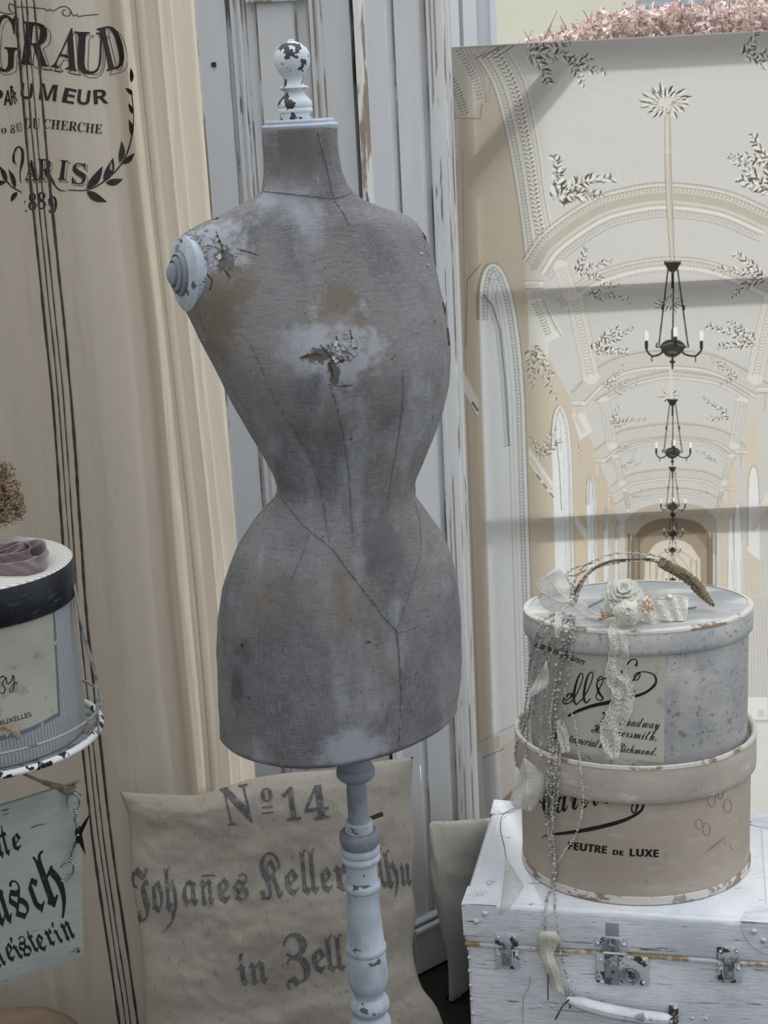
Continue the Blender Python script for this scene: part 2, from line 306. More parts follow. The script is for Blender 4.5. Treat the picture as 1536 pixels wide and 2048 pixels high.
_g.inputs['Roughness'].default_value = .02; _m.inputs[0].default_value = .05; t.links.new(_a.outputs[0], _m.inputs[1]); t.links.new(_g.outputs[0], _m.inputs[2]); t.links.new(_m.outputs[0], _o.inputs[0])
M_GLASS = mg

# striped paper of the left hat box: stripes run up the wall of the box / across the lid
def stripe_mat(name, axis, c1, c2, freq, radial=None):
    m = mat(name, c1, rough=.75, bump=.15, bscale=200); t = m.node_tree
    b = [n for n in t.nodes if n.type == 'BSDF_PRINCIPLED'][0]; co = [n for n in t.nodes if n.type == 'TEX_COORD'][0].outputs['Object']
    sp = t.nodes.new('ShaderNodeSeparateXYZ'); t.links.new(co, sp.inputs[0])
    if radial:
        sx = t.nodes.new('ShaderNodeMath'); sx.operation = 'ARCTAN2'
        t.links.new(sp.outputs['Y'], sx.inputs[0]); t.links.new(sp.outputs['X'], sx.inputs[1]); f = sx.outputs[0]
    else: f = sp.outputs[axis]
    a = t.nodes.new('ShaderNodeMath'); a.operation = 'MULTIPLY'; a.inputs[1].default_value = freq; t.links.new(f, a.inputs[0])
    s = t.nodes.new('ShaderNodeMath'); s.operation = 'SINE'; t.links.new(a.outputs[0], s.inputs[0])
    r = t.nodes.new('ShaderNodeMapRange'); r.inputs['From Min'].default_value = -.4; r.inputs['From Max'].default_value = .4; t.links.new(s.outputs[0], r.inputs['Value'])
    mx = t.nodes.new('ShaderNodeMix'); mx.data_type = 'RGBA'; mx.inputs[6].default_value = lin(c1); mx.inputs[7].default_value = lin(c2)
    t.links.new(r.outputs[0], mx.inputs[0]); t.links.new(mx.outputs[2], b.inputs['Base Color']); return m
M_STRIPESIDE = stripe_mat('striped_paper_side', 'X', (162, 165, 168), (136, 141, 147), 170, radial=True)
M_STRIPETOP = stripe_mat('striped_paper_top', 'Y', (202, 202, 198), (168, 168, 164), 900)

# ------------------------------------------------------------------ lettering and strokes laid on real surfaces
STY = {'serif': (0x1D400, 0x1D41A, 0x1D7CE), 'frak': (0x1D56C, 0x1D586, None), 'script': (0x1D4D0, 0x1D4EA, None), 'sansb': (0x1D5D4, 0x1D5EE, 0x1D7EC),
       'sans': (None, None, None), 'ital': (0x1D468, 0x1D482, 0x1D7CE)}
def styled(s, sty):
    U, l, d = STY[sty]; o = ''
    for c in s:
        if U and 'A' <= c <= 'Z': o += chr(U+ord(c)-65)
        elif l and 'a' <= c <= 'z': o += chr(l+ord(c)-97)
        elif d and '0' <= c <= '9': o += chr(d+ord(c)-48)
        else: o += c
    return o
def glyph(s, sty, fill=True):
    c = bpy.data.curves.new('t', 'FONT'); c.body = styled(s, sty); c.resolution_u = 6
    if not fill: c.fill_mode = 'NONE'
    c.dimensions = '2D'
    o = bpy.data.objects.new('t', c); COL.objects.link(o); dg = bpy.context.evaluated_depsgraph_get()
    me = bpy.data.meshes.new_from_object(o.evaluated_get(dg)); v = np.array([tuple(p.co) for p in me.vertices]).reshape(-1, 3)[:, :2]
    f = [list(p.vertices) for p in me.polygons]; e = [list(p.vertices) for p in me.edges]
    bpy.data.objects.remove(o); bpy.data.curves.remove(c); bpy.data.meshes.remove(me); return v, f, e
class Ink:
    """collects marks given where they stand, and lays them on the surface (bvh) a hair above it"""
    def __init__(s, bvh, off=.0006): s.b = bvh; s.off = off; s.mb = MB(); s.c = {}
    def pt(s, x, y):
        k = (round(x, 2), round(y, 2))
        if k not in s.c:
            d = Vector(ray(x, y)).normalized(); h = s.b.ray_cast(Vector(CAMP), d)
            if h[0] is None: s.c[k] = None
            else:
                n = h[1] if h[1].dot(d) < 0 else -h[1]
                s.c[k] = tuple(h[0]+n*s.off)
        return s.c[k]
    def faces(s, v, f):
        P = [s.pt(*p) for p in v]; ok = [q for q in f if all(P[i] is not None for i in q)]
        s.mb.add([p if p else (0, 0, 0) for p in P], ok)
    def text(s, txt, sty, x0, y0, x1, y1, h, shear=0.0, maxe=7, curve=0.0, ref=None):
        """text from (x0,y0) to (x1,y1) along its baseline, h = height of ref (or of the text) above the baseline"""
        v, f, e = glyph(txt, sty)
        rv = v if ref is None else glyph(ref, sty)[0]
        xm, xM = v[:, 0].min(), v[:, 0].max(); hh = rv[:, 1].max(); L = math.hypot(x1-x0, y1-y0); ux, uy = (x1-x0)/L, (y1-y0)/L
        bm = bmesh.new(); sx = L/(xM-xm); sy = h/hh
        vs = [bm.verts.new(((p[0]-xm)*sx, p[1]*sy, 0)) for p in v]
        for q in f:
            try: bm.faces.new([vs[i] for i in q])
            except ValueError: pass
        bmesh.ops.triangulate(bm, faces=bm.faces[:])
        for _ in range(6):
            lo = [e for e in bm.edges if e.calc_length() > maxe]
            if not lo: break
            bmesh.ops.subdivide_edges(bm, edges=lo, cuts=1); bmesh.ops.triangulate(bm, faces=bm.faces[:])
        bm.verts.index_update(); out = []
        for q in bm.verts:
            a, b = q.co.x, q.co.y; c = curve*4*(a/L)*(1-a/L)
            a += shear*b; out.append((x0+ux*a+uy*(b-c), y0+uy*a-ux*(b-c)))
        s.faces(out, [[q.index for q in g.verts] for g in bm.faces]); bm.free(); return s
    def outline(s, txt, sty, x0, y0, x1, y1, h, w=1.2):
        v, f, e = glyph(txt, sty, False); xm, xM = v[:, 0].min(), v[:, 0].max(); hh = v[:, 1].max(); L = math.hypot(x1-x0, y1-y0); ux, uy = (x1-x0)/L, (y1-y0)/L
        P = [(x0+ux*(p[0]-xm)*L/(xM-xm)+uy*p[1]*h/hh, y0+uy*(p[0]-xm)*L/(xM-xm)-ux*p[1]*h/hh) for p in v]
        for a, b in e: s.seg(P[a], P[b], w)
        return s
    def seg(s, a, b, w):
        dx, dy = b[0]-a[0], b[1]-a[1]; l = math.hypot(dx, dy) or 1; nx, ny = -dy/l*w/2, dx/l*w/2
        s.faces([(a[0]+nx, a[1]+ny), (a[0]-nx, a[1]-ny), (b[0]-nx, b[1]-ny), (b[0]+nx, b[1]+ny)], [(0, 1, 2, 3)])
    def stroke(s, pts, w, n=8, smooth=True, jit=0.0):
        P = cr(pts, n) if smooth else [np.array(p, float) for p in pts]; N = len(P); a = []
        for i, p in enumerate(P):
            t = P[min(i+1, N-1)]-P[max(i-1, 0)]; l = math.hypot(*t[:2]) or 1
            q = i/(N-1)*(len(w)-1) if hasattr(w, '__len__') else 0
            ww = (w[int(q)]*(1-q+int(q))+w[min(int(q)+1, len(w)-1)]*(q-int(q))) if hasattr(w, '__len__') else w
            ww *= .5*(1+random.uniform(-jit, jit)); a.append(((p[0]-t[1]/l*ww, p[1]+t[0]/l*ww), (p[0]+t[1]/l*ww, p[1]-t[0]/l*ww)))
        v = [q for r in a for q in r]; s.faces(v, [(2*i, 2*i+1, 2*i+3, 2*i+2) for i in range(N-1)]); return s
    def leaf(s, x0, y0, x1, y1, w):
        dx, dy = x1-x0, y1-y0; L = math.hypot(dx, dy); v = []; f = []; n = 8
        for i in range(n+1):
            t = i/n; ww = w*math.sin(math.pi*t**.8)*.5; bx, by = x0+dx*t, y0+dy*t; bend = math.sin(math.pi*t)*L*.06
            for k in (-1, 1): v.append((bx-dy/L*(ww*k+bend), by+dx/L*(ww*k+bend)))
        s.faces(v, [(2*i, 2*i+1, 2*i+3, 2*i+2) for i in range(n)]); return s
    def build(s, name, m, parent): return build(name, s.mb, m, parent, smooth=False)

# ================================================================== the room
XW = lambda px, Y, y=1024: float(atY(px, y, Y)[0])
YB = 2.85
xl, xr = XW(262, YB), XW(1740, YB)
floor = struct(build('floor', MB().box(-1.6, 2.0, -.6, YB, -.04, 0), M_FLOOR, smooth=False))
w = MB(); w.box(-1.6, xl, YB, YB+.14, 0, 2.5); w.box(xr, 2.0, YB, YB+.14, 0, 2.5); w.box(xl, xr, YB, YB+.14, 2.3, 2.5); w.box(xl, xr, YB, YB+.14, 0, .08)
struct(build('wall_back', w, M_WALL, smooth=False))
w = MB(); w.box(-1.7, -1.6, -.6, YB+.14, 0, 2.5); struct(build('wall_left', w, M_WALL, smooth=False))
xp0, xp1 = float(atY(886, 40, YB-.02)[0]), float(atY(993, 40, YB-.02)[0])
w = MB()
w.box(xl, xl+.05, YB-.02, YB+.06, .08, 2.3, bev=.004); w.box(xr-.06, xr, YB-.02, YB+.06, .08, 2.3, bev=.004)
w.box(xl, xr, YB-.02, YB+.06, .08, .15, bev=.004); w.box(xl, xr, YB-.02, YB+.06, 2.22, 2.3, bev=.004)
for a, b, d in ((0, 1, 0), (.12, .30, .012), (.36, .62, .016), (.86, 1.0, .02)):
    w.box(xp0+(xp1-xp0)*a, xp0+(xp1-xp0)*b, YB-.02-d, YB+.06, .15, 2.22, bev=.003)
win = struct(build('window_1', w, M_FRAME, smooth=False))
g = MB(); g.box(xl+.05, xp0, YB+.02, YB+.026, .15, 2.22); g.box(xp1, xr-.06, YB+.02, YB+.026, .15, 2.22); build('window_pane', g, M_GLASS, win, smooth=False)

# outdoors, seen above the canvas
struct(build('ground', MB().box(-6, 8, YB+.14, 14, -.1, -.05), M_GRASS, smooth=False))
p0, p1 = atY(960, 0, 7.0), atY(1272, 0, 7.0)
nb = build('rendered_house_wall', MB().box(-3.5, float(p1[0]), 7.0, 7.3, -.05, 2.9, bev=.01), M_OUTW, smooth=False)
tag(nb, 'pale yellow-green rendered house wall seen through the window', 'wall')
rf = MB(); q = atY(1290, 16, 8.5)
rf.add([(q[0]-.1, 8.4, -.05), (7, 8.4, -.05), (7, 8.4, float(q[2])), (q[0]-.1, 8.4, float(q[2])), (q[0]-.1, 10.5, 3.2), (7, 10.5, 3.2), (q[0]-.1, 10.5, -.05), (7, 10.5, -.05)],
       [(0, 1, 2, 3), (3, 2, 5, 4), (0, 3, 4, 6), (1, 7, 5, 2), (6, 4, 5, 7)])
tag(build('slate_roof', rf, M_ROOF, smooth=False), 'grey slate roof of an outbuilding beyond the copper hedge', 'roof')
hz = MB(); hpx = [(1085, 88), (1120, 70), (1170, 48), (1215, 32), (1270, 22), (1340, 16), (1420, 12), (1540, 6), (1700, 0)]
hl = [atY(x, y, 5.0) for x, y in hpx]
def htop(x):
    return float(np.interp(x, [p[0] for p in hl], [p[2] for p in hl]))
x0h, x1h = hl[0][0]-.05, hl[-1][0]+.3
for i in range(15000):
    x = random.uniform(x0h, x1h); zt = htop(x)+random.gauss(0, .012); z = zt-abs(random.gauss(0, .14)); y = 5.0+random.uniform(-.12, .35)
    if z < .9: continue
    s = random.uniform(.010, .021); u = Vector((random.gauss(0, 1), random.gauss(0, 1), random.gauss(0, 1))).normalized(); v = u.orthogonal().normalized(); n = u.cross(v)
    c = Vector((x, y, z)); hz.add([c-u*s, c+v*s*.55+n*s*.2, c+u*s, c-v*s*.55+n*s*.2], [(0, 1, 2, 3)])
hedge = thing('copper_beech_hedge', 'clipped hedge of pinkish-brown dry leaves outside the window', 'hedge', ((x0h+x1h)/2, 5.1, -.05))
lv = build('leaves', hz, M_HLEAF, hedge, smooth=False); lv['kind'] = 'stuff'
tw = MB()
for i in range(110):
    x = random.uniform(x0h-.02, x1h); z = htop(x); a = random.uniform(-.9, .9); l = random.uniform(.02, .10)*random.random() if x < hl[3][0] else random.uniform(.0, .02)
    y = 5.0+random.uniform(-.05, .2); tw.tube([(x, y, z-.15), (x+a*l*.3, y, z), (x+a*l, y, z+l)], [.003, .002, .001], n=4)
build('twigs', tw, M_TWIG, hedge, smooth=False)['kind'] = 'stuff'
bk = MB(); 
for i in range(12):
    a = x0h+(x1h-x0h)*(i+.5)/12; bk.tube([(a, 5.12, -.05), (a+.02, 5.14, .5), (a-.02, 5.1, htop(a)-.1)], [.02, .014, .006], n=6)
build('stems', bk, M_TWIG, hedge, smooth=False)
core = MB(); core.box(x0h+.25, x1h, 5.1, 5.3, .05, htop(hl[1][0])-.12); build('inner_foliage', core, M_TWIG, hedge, smooth=False)

# ================================================================== old panelled door leaves
def leaf(name, y_of, prof, zt=1.95, zb=0.0):
    """vertical extrusion of a moulded profile; prof: (px at row 130, depth forward, chip flag)"""
    mb = MB(); pts = []
    for px, d, fl in prof:
        Y = y_of(px)-d; pts.append((float(atY(px, 130, Y)[0]), Y, fl))
    for i in range(len(pts)-1):
        mb.cm = pts[i][2]; a, b = pts[i], pts[i+1]; n = 60; v = []
        for k in range(n+1):
            z = zb+(zt-zb)*k/n; j = .0006*mnoise.noise(Vector((a[0]*40, z*30, 1))); v += [(a[0]+j, a[1], z), (b[0]+j, b[1], z)]
        mb.add(v, [(2*k, 2*k+1, 2*k+3, 2*k+2) for k in range(n)])
    return mb, pts
Y1 = lambda px: 2.35
profL = [(398, -.03, 2), (398, 0, 2), (402, .001, 0), (458, 0, 0), (460, -.006, 1), (466, -.006, 1), (468, .004, 0), (474, .005, 1), (478, 0, 0), (484, .004, 0), (488, .003, 1), (492, -.004, 0), (497, -.008, 1), (500, -.008, 0),
         (514, -.010, 0), (517, -.004, 1), (521, -.001, 0), (590, -.001, 0), (594, -.004, 1), (600, -.010, 0), (618, -.008, 0), (621, -.003, 1), (624, .004, 0), (631, .005, 1), (635, 0, 0), (640, .003, 0), (646, .003, 1), (650, 0, 0), (704, 0, 0), (706, -.012, 1), (712, -.02, 2)]
mb, pL = leaf('door', Y1, profL); mb.cm = 0
mb.box(pL[0][0], pL[-1][0], 2.378, 2.384, .02, 1.95)
dl = struct(build('door_1', mb, [M_DOOR, M_DOORCHIP, M_DOOREDGE], smooth=False))
# bottom rail with its plinth block and the raised field of the panel
b = MB(); xa, xb = pL[1][0], pL[-2][0]
b.box(xa-.002, xb+.002, 2.332, 2.352, .004, .085, bev=.004); b.box(xa-.002, xb+.002, 2.326, 2.35, .083, .094, bev=.004); build('bottom_rail', b, M_DOOR, dl, smooth=False)
zp = float(atY(550, 4, 2.345)[2]); b = MB(); b.box(pL[13][0], pL[20][0], 2.342, 2.352, zp, zp+.006, bev=.002); b.box(pL[5][0], pL[22][0], 2.338, 2.352, zp+.02, zp+.03, bev=.003); build('panel_moulding', b, M_DOORCHIP, dl, smooth=False)
Y2 = lambda px: 2.350+.125*(px-712)/200
profR = [(711, -.02, 2), (712, .012, 2), (722, .016, 2), (734, .012, 0), (737, 0, 0), (774, 0, 0), (777, -.003, 0), (781, -.008, 0), (788, -.008, 1), (792, -.001, 0), (836, 0, 0), (840, -.004, 0), (846, -.009, 0), (853, -.008, 1), (856, .003, 0), (862, .005, 1), (866, .002, 0), (871, .003, 1), (875, 0, 0), (880, 0, 0)]
for k in range(9):
    t = math.pi*k/8; profR.append((880+16*math.sin(t/2)*1.0+8*(k/8), -.020+.020*math.cos(t), 2 if k in (2, 5) else 0))
mb, pR = leaf('door', Y2, profR); mb.cm = 0
dr = struct(build('door_2', mb, [M_DOOR, M_DOORCHIP, M_DOOREDGE], smooth=False))
b = MB(); 
P0, P1 = pR[4], pR[18]; 
ds = Vector((P1[0]-P0[0], P1[1]-P0[1], 0)); dl_ = ds.length; ds.normalize(); dn_ = Vector((ds.y, -ds.x, 0))
lf_ = lambda x, y, z: tuple(Vector((P0[0], P0[1], 0))+ds*x+dn_*(-y)+Vector((0, 0, z)))
b.box(-.005, dl_+.004, -.014, .004, .004, .085, fn=lf_, bev=.003); b.box(-.005, dl_+.004, -.019, .004, .083, .094, fn=lf_, bev=.003)
b.box(-.003, dl_, -.012, .004, .098, .105, fn=lf_, bev=.002)
build('bottom_rail', b, M_DOOR, dr, smooth=False)
fbx = MB(); fx = XW(395, 2.349, 175); fz = float(atY(425, 130, 2.35)[2])
qx = atY(427, 130, 2.349); fbx.box(qx[0]-.003, qx[0]+.004, 2.346, 2.35, qx[2]-.003, qx[2]+.004, bev=.001); build('screw_hole_filler', fbx, M_DARK, dl, smooth=False)

# ================================================================== linen curtain
FP = [(-420, 0), (-300, .02), (-200, -.01), (-110, .028), (-40, .0), (10, -.012), (70, .006), (104, .014), (150, -.006), (215, -.016), (262, -.030), (292, -.046), (302, -.050), (306, -.030), (311, .036), (322, .040), (345, .020), (356, .024), (363, .046), (369, -.026), (376, -.042), (392, -.046), (412, -.022), (436, -.030), (462, -.006), (520, .004), (560, .012)]
def fold(px, z):
    s = px+ (1.2-z)*14*math.sin(px*.011+.6)+5*math.sin(z*4+px*.02)
    k = min(max((s-285)/20, 0), 1); return float(np.interp(s, [p[0] for p in FP], [p[1] for p in FP]))*(1+.75*k)+.03*k
CB = 2.47
def CY_(px):
    t = min(max((px-200)/190, 0), 1); t = t*t*(3-2*t); return 2.205+(CB-2.205)*t
cu = MB(); G = []; nu, nv = 520, 130
Xc0, Xc1 = XW(-420, 2.205), XW(548, CB)
xs = [XW(-420+(968)*i/nu, CY_(-420+968*i/nu)) for i in range(nu+1)]
for i in range(nu+1):
    px = -420+968*i/nu; row = []
    for j in range(nv+1):
        z = .005+2.05*j/nv; k = .55+.45*math.sin(z*1.3+.8)
        y = CY_(px)+fold(px, z)*(1.0 if z > .3 else .8)+.004*math.sin(px*.09+z*2)+.007*mnoise.noise(Vector((px*.02, z*1.6, 0)))+.0022*mnoise.noise(Vector((px*.07, z*9, 5)))+.0012*mnoise.noise(Vector((px*.16, z*22, 5)))
        x = xs[i]+.004*mnoise.noise(Vector((px*.01, z*2.2, 9)))+(z-1.1)*.006*math.sin(px*.02)
        row.append((x, y, z))
    G.append(row)
cu.grid(G); CUB = cu.bvh()
curt = thing('linen_curtain', 'tall cream linen curtain with dark stripes and printed French lettering', 'curtain', ((Xc0+Xc1)/2, CB, .005))
build('cloth', cu, M_LINEN, curt, smooth='all')
I = Ink(CUB, .0015)
base = [(47, 0), (58, 130), (72, 300), (98, 560), (122, 800), (140, 1050), (155, 1250), (180, 1480), (205, 1700), (250, 2010), (262, 2110)]
for off, wd in ((-16, 4.6), (-4, 2.4), (6, 2.4), (21, 5)):
    I.stroke([(x+off*(1-.0000*y), y) for x, y in base], wd, 14, jit=.25)
I.build('woven_stripes', M_STRIPE, curt)
I = Ink(CUB, .0012)
I.text('G', 'serif', -22, 140, 34, 143, 112); I.outline('G', 'serif', -16, 146, 40, 149, 112)
for c, a, b, c0, c1, h in (('R', 37, 128, 97, 134, 86), ('A', 103, 134, 152, 143, 84), ('U', 144, 145, 207, 148, 82), ('D', 212, 143, 254, 133, 88)):
    I.text(c, 'serif', a, b, c0, c1, h); I.outline(c, 'serif', a+7, b+7, c0+7, c1+7, h, 1.3)
for c, a, b, c0, c1, h in (('P', -18, 207, 3, 210, 30), ('A', 7, 211, 24, 211, 31), ('R', 24, 209, 33, 208, 31), ('F', 34, 203, 40, 200, 33), ('U', 41, 197, 65, 199, 32), ('M', 77, 199, 112, 203, 33), ('E', 123, 204, 146, 209, 30), ('U', 152, 208, 177, 211, 30), ('R', 187, 209, 216, 207, 29)):
    I.text(c, 'sansb', a, b, c0, c1, h)
I.text('No 8', 'serif', -14, 266, 31, 267, 17); I.text('RUE', 'serif', 35, 264, 46, 262, 17)
I.text('DU', 'serif', 49, 257, 80, 258, 21); I.text('CHERCHE', 'serif', 86, 256, 202, 268, 19)
for c, a, b, c0, c1, h, st in (('A', 50, 361, 78, 361, 42, 'serif'), ('R', 76, 360, 105, 360, 42, 'serif'), ('I', 115, 359, 132, 361, 40, 'serif'), ('S', 143, 367, 170, 368, 42, 'serif')):
    I.text(c, st, a, b, c0, c1, h); I.outline(c, st, a+4, b+4, c0+4, c1+4, h, 1)
I.stroke([(42, 366), (41, 345), (46, 320), (45, 300), (36, 294), (28, 308), (27, 322), (34, 330)], [2, 3, 6, 5, 3, 5, 5, 2]); I.stroke([(98, 350), (108, 368), (120, 380), (133, 382)], [4, 4, 3, 1])
for c, a, b, c0, c1 in (('8', 58, 420, 74, 420), ('8', 76, 418, 92, 418), ('9', 97, 426, 114, 426)): I.text(c, 'serif', a, b, c0, c1, 34)
I.stroke([(50, 402), (51, 405)], 3); I.stroke([(52, 420), (54, 424)], 3)
st = [(137, 380), (172, 380), (205, 364), (240, 330), (258, 290), (266, 240), (262, 180)]; I.stroke(st, [2, 3, 3, 2])
for q in ((172, 378, 204, 332, 17), (206, 364, 225, 315, 17), (238, 326, 242, 281, 12), (262, 272, 256, 238, 9), (172, 382, 213, 404, 16), (210, 366, 245, 358, 14), (242, 328, 268, 306, 12), (263, 228, 255, 206, 8), (264, 190, 249, 176, 9), (262, 165, 260, 135, 8)): I.leaf(*q)
I.stroke([(44, 385), (20, 370), (0, 335), (-12, 300)], 2.5)
for q in ((30, 378, 16, 337, 9), (14, 366, -2, 330, 10), (34, 384, 22, 404, 10), (12, 364, -14, 372, 10)): I.leaf(*q)
I.stroke([(-10, 22), (18, 28), (32, 24), (30, 12), (20, 8), (20, 20), (26, 24)], 2); I.stroke([(34, 14), (60, 15), (90, 18), (95, 22), (100, 19), (106, 22), (120, 14), (132, 14), (140, 22), (136, 32), (126, 30), (124, 22), (130, 20)], 1.8)
I.stroke([(140, 22), (146, 32), (152, 29), (156, 33), (170, 31), (196, 29)], 1.8)
for a, b, c, d in ((88, 138, 106, 141), (108, 142, 122, 145), (140, 147, 160, 151)): I.seg((a, b), (c, d), 1.6)
I.build('printed_lettering', M_INK, curt)

# ================================================================== printed canvas of a vaulted gallery
class Pic:
    def __init__(s, x0, y0, x1, y1, col):
        s.x0, s.y0 = x0, y0; s.a = np.zeros((y1-y0, x1-x0, 3), np.float32); s.a[:] = col
    def box(s, p, w):
        p = np.array(p, float); H_, W_ = s.a.shape[:2]
        a = max(int(p[:, 0].min()-w-1-s.x0), 0); b = min(int(p[:, 0].max()+w+2-s.x0), W_); c = max(int(p[:, 1].min()-w-1-s.y0), 0); d = min(int(p[:, 1].max()+w+2-s.y0), H_)
        return (a, b, c, d) if b > a and d > c else None
    def poly(s, pts, col, al=1.0, soft=1):
        q = s.box(pts, 2+soft)
        if not q: return
        a, b, c, d = q; X, Y = np.meshgrid(np.arange(a, b)+s.x0, np.arange(c, d)+s.y0); m = np.zeros(X.shape, bool); n = len(pts)
        for i in range(n):
            (x1, y1), (x2, y2) = pts[i], pts[(i+1) % n]
            if y1 == y2: continue
            m ^= ((Y >= min(y1, y2)) & (Y < max(y1, y2)) & (X < (x2-x1)*(Y-y1)/(y2-y1)+x1))
        m = m.astype(np.float32)
        for _ in range(int(soft)):
            e = np.pad(m, 1, mode='edge'); m = (e[:-2, 1:-1]+e[2:, 1:-1]+e[1:-1, :-2]+e[1:-1, 2:]+2*e[1:-1, 1:-1])/6
        m = (m*al)[..., None]; r = s.a[c:d, a:b]; r[:] = r*(1-m)+np.array(col, np.float32)*m
    def line(s, pts, w, col, al=1.0, soft=.8):
        q = s.box(pts, w+soft)
        if not q: return
        a, b, c, d = q; X, Y = np.meshgrid(np.arange(a, b, dtype=np.float32)+s.x0, np.arange(c, d, dtype=np.float32)+s.y0); D = np.full(X.shape, 1e9, np.float32)
        for i in range(len(pts)-1):
            (x1, y1), (x2, y2) = pts[i][:2], pts[i+1][:2]; dx, dy = x2-x1, y2-y1; L = dx*dx+dy*dy+1e-9
            if len(pts) > 6:   # restrict to the segment's own neighbourhood
                u0 = max(int(min(x1, x2)-w-3-s.x0)-a, 0); u1 = max(int(max(x1, x2)+w+4-s.x0)-a, 0); v0 = max(int(min(y1, y2)-w-3-s.y0)-c, 0); v1 = max(int(max(y1, y2)+w+4-s.y0)-c, 0)
                if u1 <= u0 or v1 <= v0: continue
            else: u0, u1, v0, v1 = 0, b-a, 0, d-c
            xx, yy = X[v0:v1, u0:u1], Y[v0:v1, u0:u1]
            t = np.clip(((xx-x1)*dx+(yy-y1)*dy)/L, 0, 1); dd = np.sqrt((xx-x1-t*dx)**2+(yy-y1-t*dy)**2); D[v0:v1, u0:u1] = np.minimum(D[v0:v1, u0:u1], dd)
        m = (np.clip((w/2-D)/soft+.5, 0, 1)*al)[..., None]; r = s.a[c:d, a:b]; r[:] = r*(1-m)+np.array(col, np.float32)*m
P = Pic(890, 50, 1540, 1664, (206, 204, 200))
DK = (78, 74, 64); WH = (234, 233, 229); SH = (152, 146, 134); TAN = (204, 192, 174); CRM = (219, 215, 206)
def arc(*p): return [tuple(q) for q in cr(p, 10)]
def offs(pts, d):
    o = []
    for i, p in enumerate(pts):
        a, b = pts[max(i-1, 0)], pts[min(i+1, len(pts)-1)]; tx, ty = b[0]-a[0], b[1]-a[1]; l = math.hypot(tx, ty) or 1; o.append((p[0]-ty/l*d, p[1]+tx/l*d))
    return o
def resamp(pts, st):
    o = [pts[0]]; acc = 0
    for a, b in zip(pts, pts[1:]):
        l = math.hypot(b[0]-a[0], b[1]-a[1])
        while acc+l >= st:
            t = (st-acc)/l; a = (a[0]+(b[0]-a[0])*t, a[1]+(b[1]-a[1])*t); o.append(a); l -= (st-acc); acc = 0
        acc += l
    return o
def beads(pts, st, r, col=DK, al=.6, tilt=.5):
    R = resamp(pts, st)
    for a, b in zip(R, R[1:]):
        tx, ty = (b[0]-a[0]), (b[1]-a[1]); l = math.hypot(tx, ty) or 1; nx, ny = -ty/l, tx/l
        P.line([(a[0]-nx*r, a[1]-ny*r), (a[0]+tx*tilt+nx*.2*r, a[1]+ty*tilt), (a[0]+nx*r, a[1]+ny*r)], max(.8, r*.35), col, al)
        P.line([(a[0]-nx*r+tx*.4, a[1]-ny*r+ty*.4), (a[0]+nx*r+tx*.4, a[1]+ny*r+ty*.4)], max(.7, r*.4), WH, al*.8)
def leaflet(x, y, a, l, w_, al, side):
    """one moulded leaf: light upper face, dark crescent of relief below it"""
    ca, sa = math.cos(a), math.sin(a); nx, ny = -sa*side, ca*side
    q = lambda t, o: (x+ca*l*t+nx*o*w_, y+sa*l*t+ny*o*w_)
    P.poly([q(0, 0), q(.3, .9), q(.7, .8), q(1, .1), q(.7, -.35), q(.3, -.4)], WH, .75*al, 0)
    P.poly([q(.05, -.1), q(.35, -.75), q(.75, -.55), q(1.08, .15), q(.75, .02), q(.35, -.12)], random.choice((DK, DK, (122, 118, 106), (78, 74, 64))), al, 0)
def spray(cx, cy, L, ang, n, k=1.0, al=.9):
    """moulded spray: stems fanning from a root, each with leaves on both sides"""
    ns = 3 if n > 30 else 2
    for j in range(ns):
        a0 = ang+(j-(ns-1)/2)*.42+random.uniform(-.08, .08); LL = L*(1 if j == ns//2 else random.uniform(.55, .8)); bend = random.uniform(-.5, .5)
        st = [(cx+LL*t*math.cos(a0+bend*t), cy+LL*t*math.sin(a0+bend*t)) for t in [i/10 for i in range(11)]]; P.line(st, 1.1*k, (168, 163, 152), .7*al)
        m = max(5, int(n/ns*.95))
        for i in range(m):
            t = .08+.92*i/m; x, y = cx+LL*t*math.cos(a0+bend*t), cy+LL*t*math.sin(a0+bend*t); s_ = 1 if i % 2 else -1; l = k*random.uniform(11, 20)*(L/110)**.5*(1-.35*t)
            leaflet(x, y, a0+bend*t+s_*random.uniform(.5, 1.15), l, l*.42, al, random.choice((1, -1)))
            if random.random() < .5: leaflet(x+random.uniform(-5, 5)*k, y+random.uniform(-7, 7)*k, a0+random.uniform(-1.4, 1.4), l*.7, l*.2, al*.8, 1)
# vault surfaces, tan wall and the ribs
VP = (1345, 1120)
P.poly([(903, 60), (940, 60), (985, 130), (1012, 220), (1034, 330), (1047, 440), (1052, 560), (1062, 640), (1110, 740), (1142, 800), (1190, 900), (1232, 1010), (1240, 1180), (1180, 1300), (1000, 1500), (903, 1500)], TAN, 1, 2)
P.poly([(903, 60), (916, 60), (912, 300), (925, 700), (955, 1490), (903, 1500)], (190, 180, 166), .8, 3)
P.poly([(903, 96), (960, 96), (985, 150), (965, 205), (942, 236), (915, 236), (903, 200)], (205, 202, 194))
beads(arc((918, 100), (935, 130), (952, 165), (962, 205)), 7, 5, DK, .8); beads(arc((903, 160), (915, 185), (925, 215), (932, 234)), 6, 7, DK, .8)
for o in (0, 12, 34): P.line([(930+o*.7, 98), (960+o*.6, 150), (972+o*.2, 205)], 1.2, SH, .8)
P.line([(915, 236), (960, 238), (964, 208)], 1.6, DK, .5); P.poly([(905, 240), (918, 240), (916, 318), (908, 318)], (212, 206, 196))
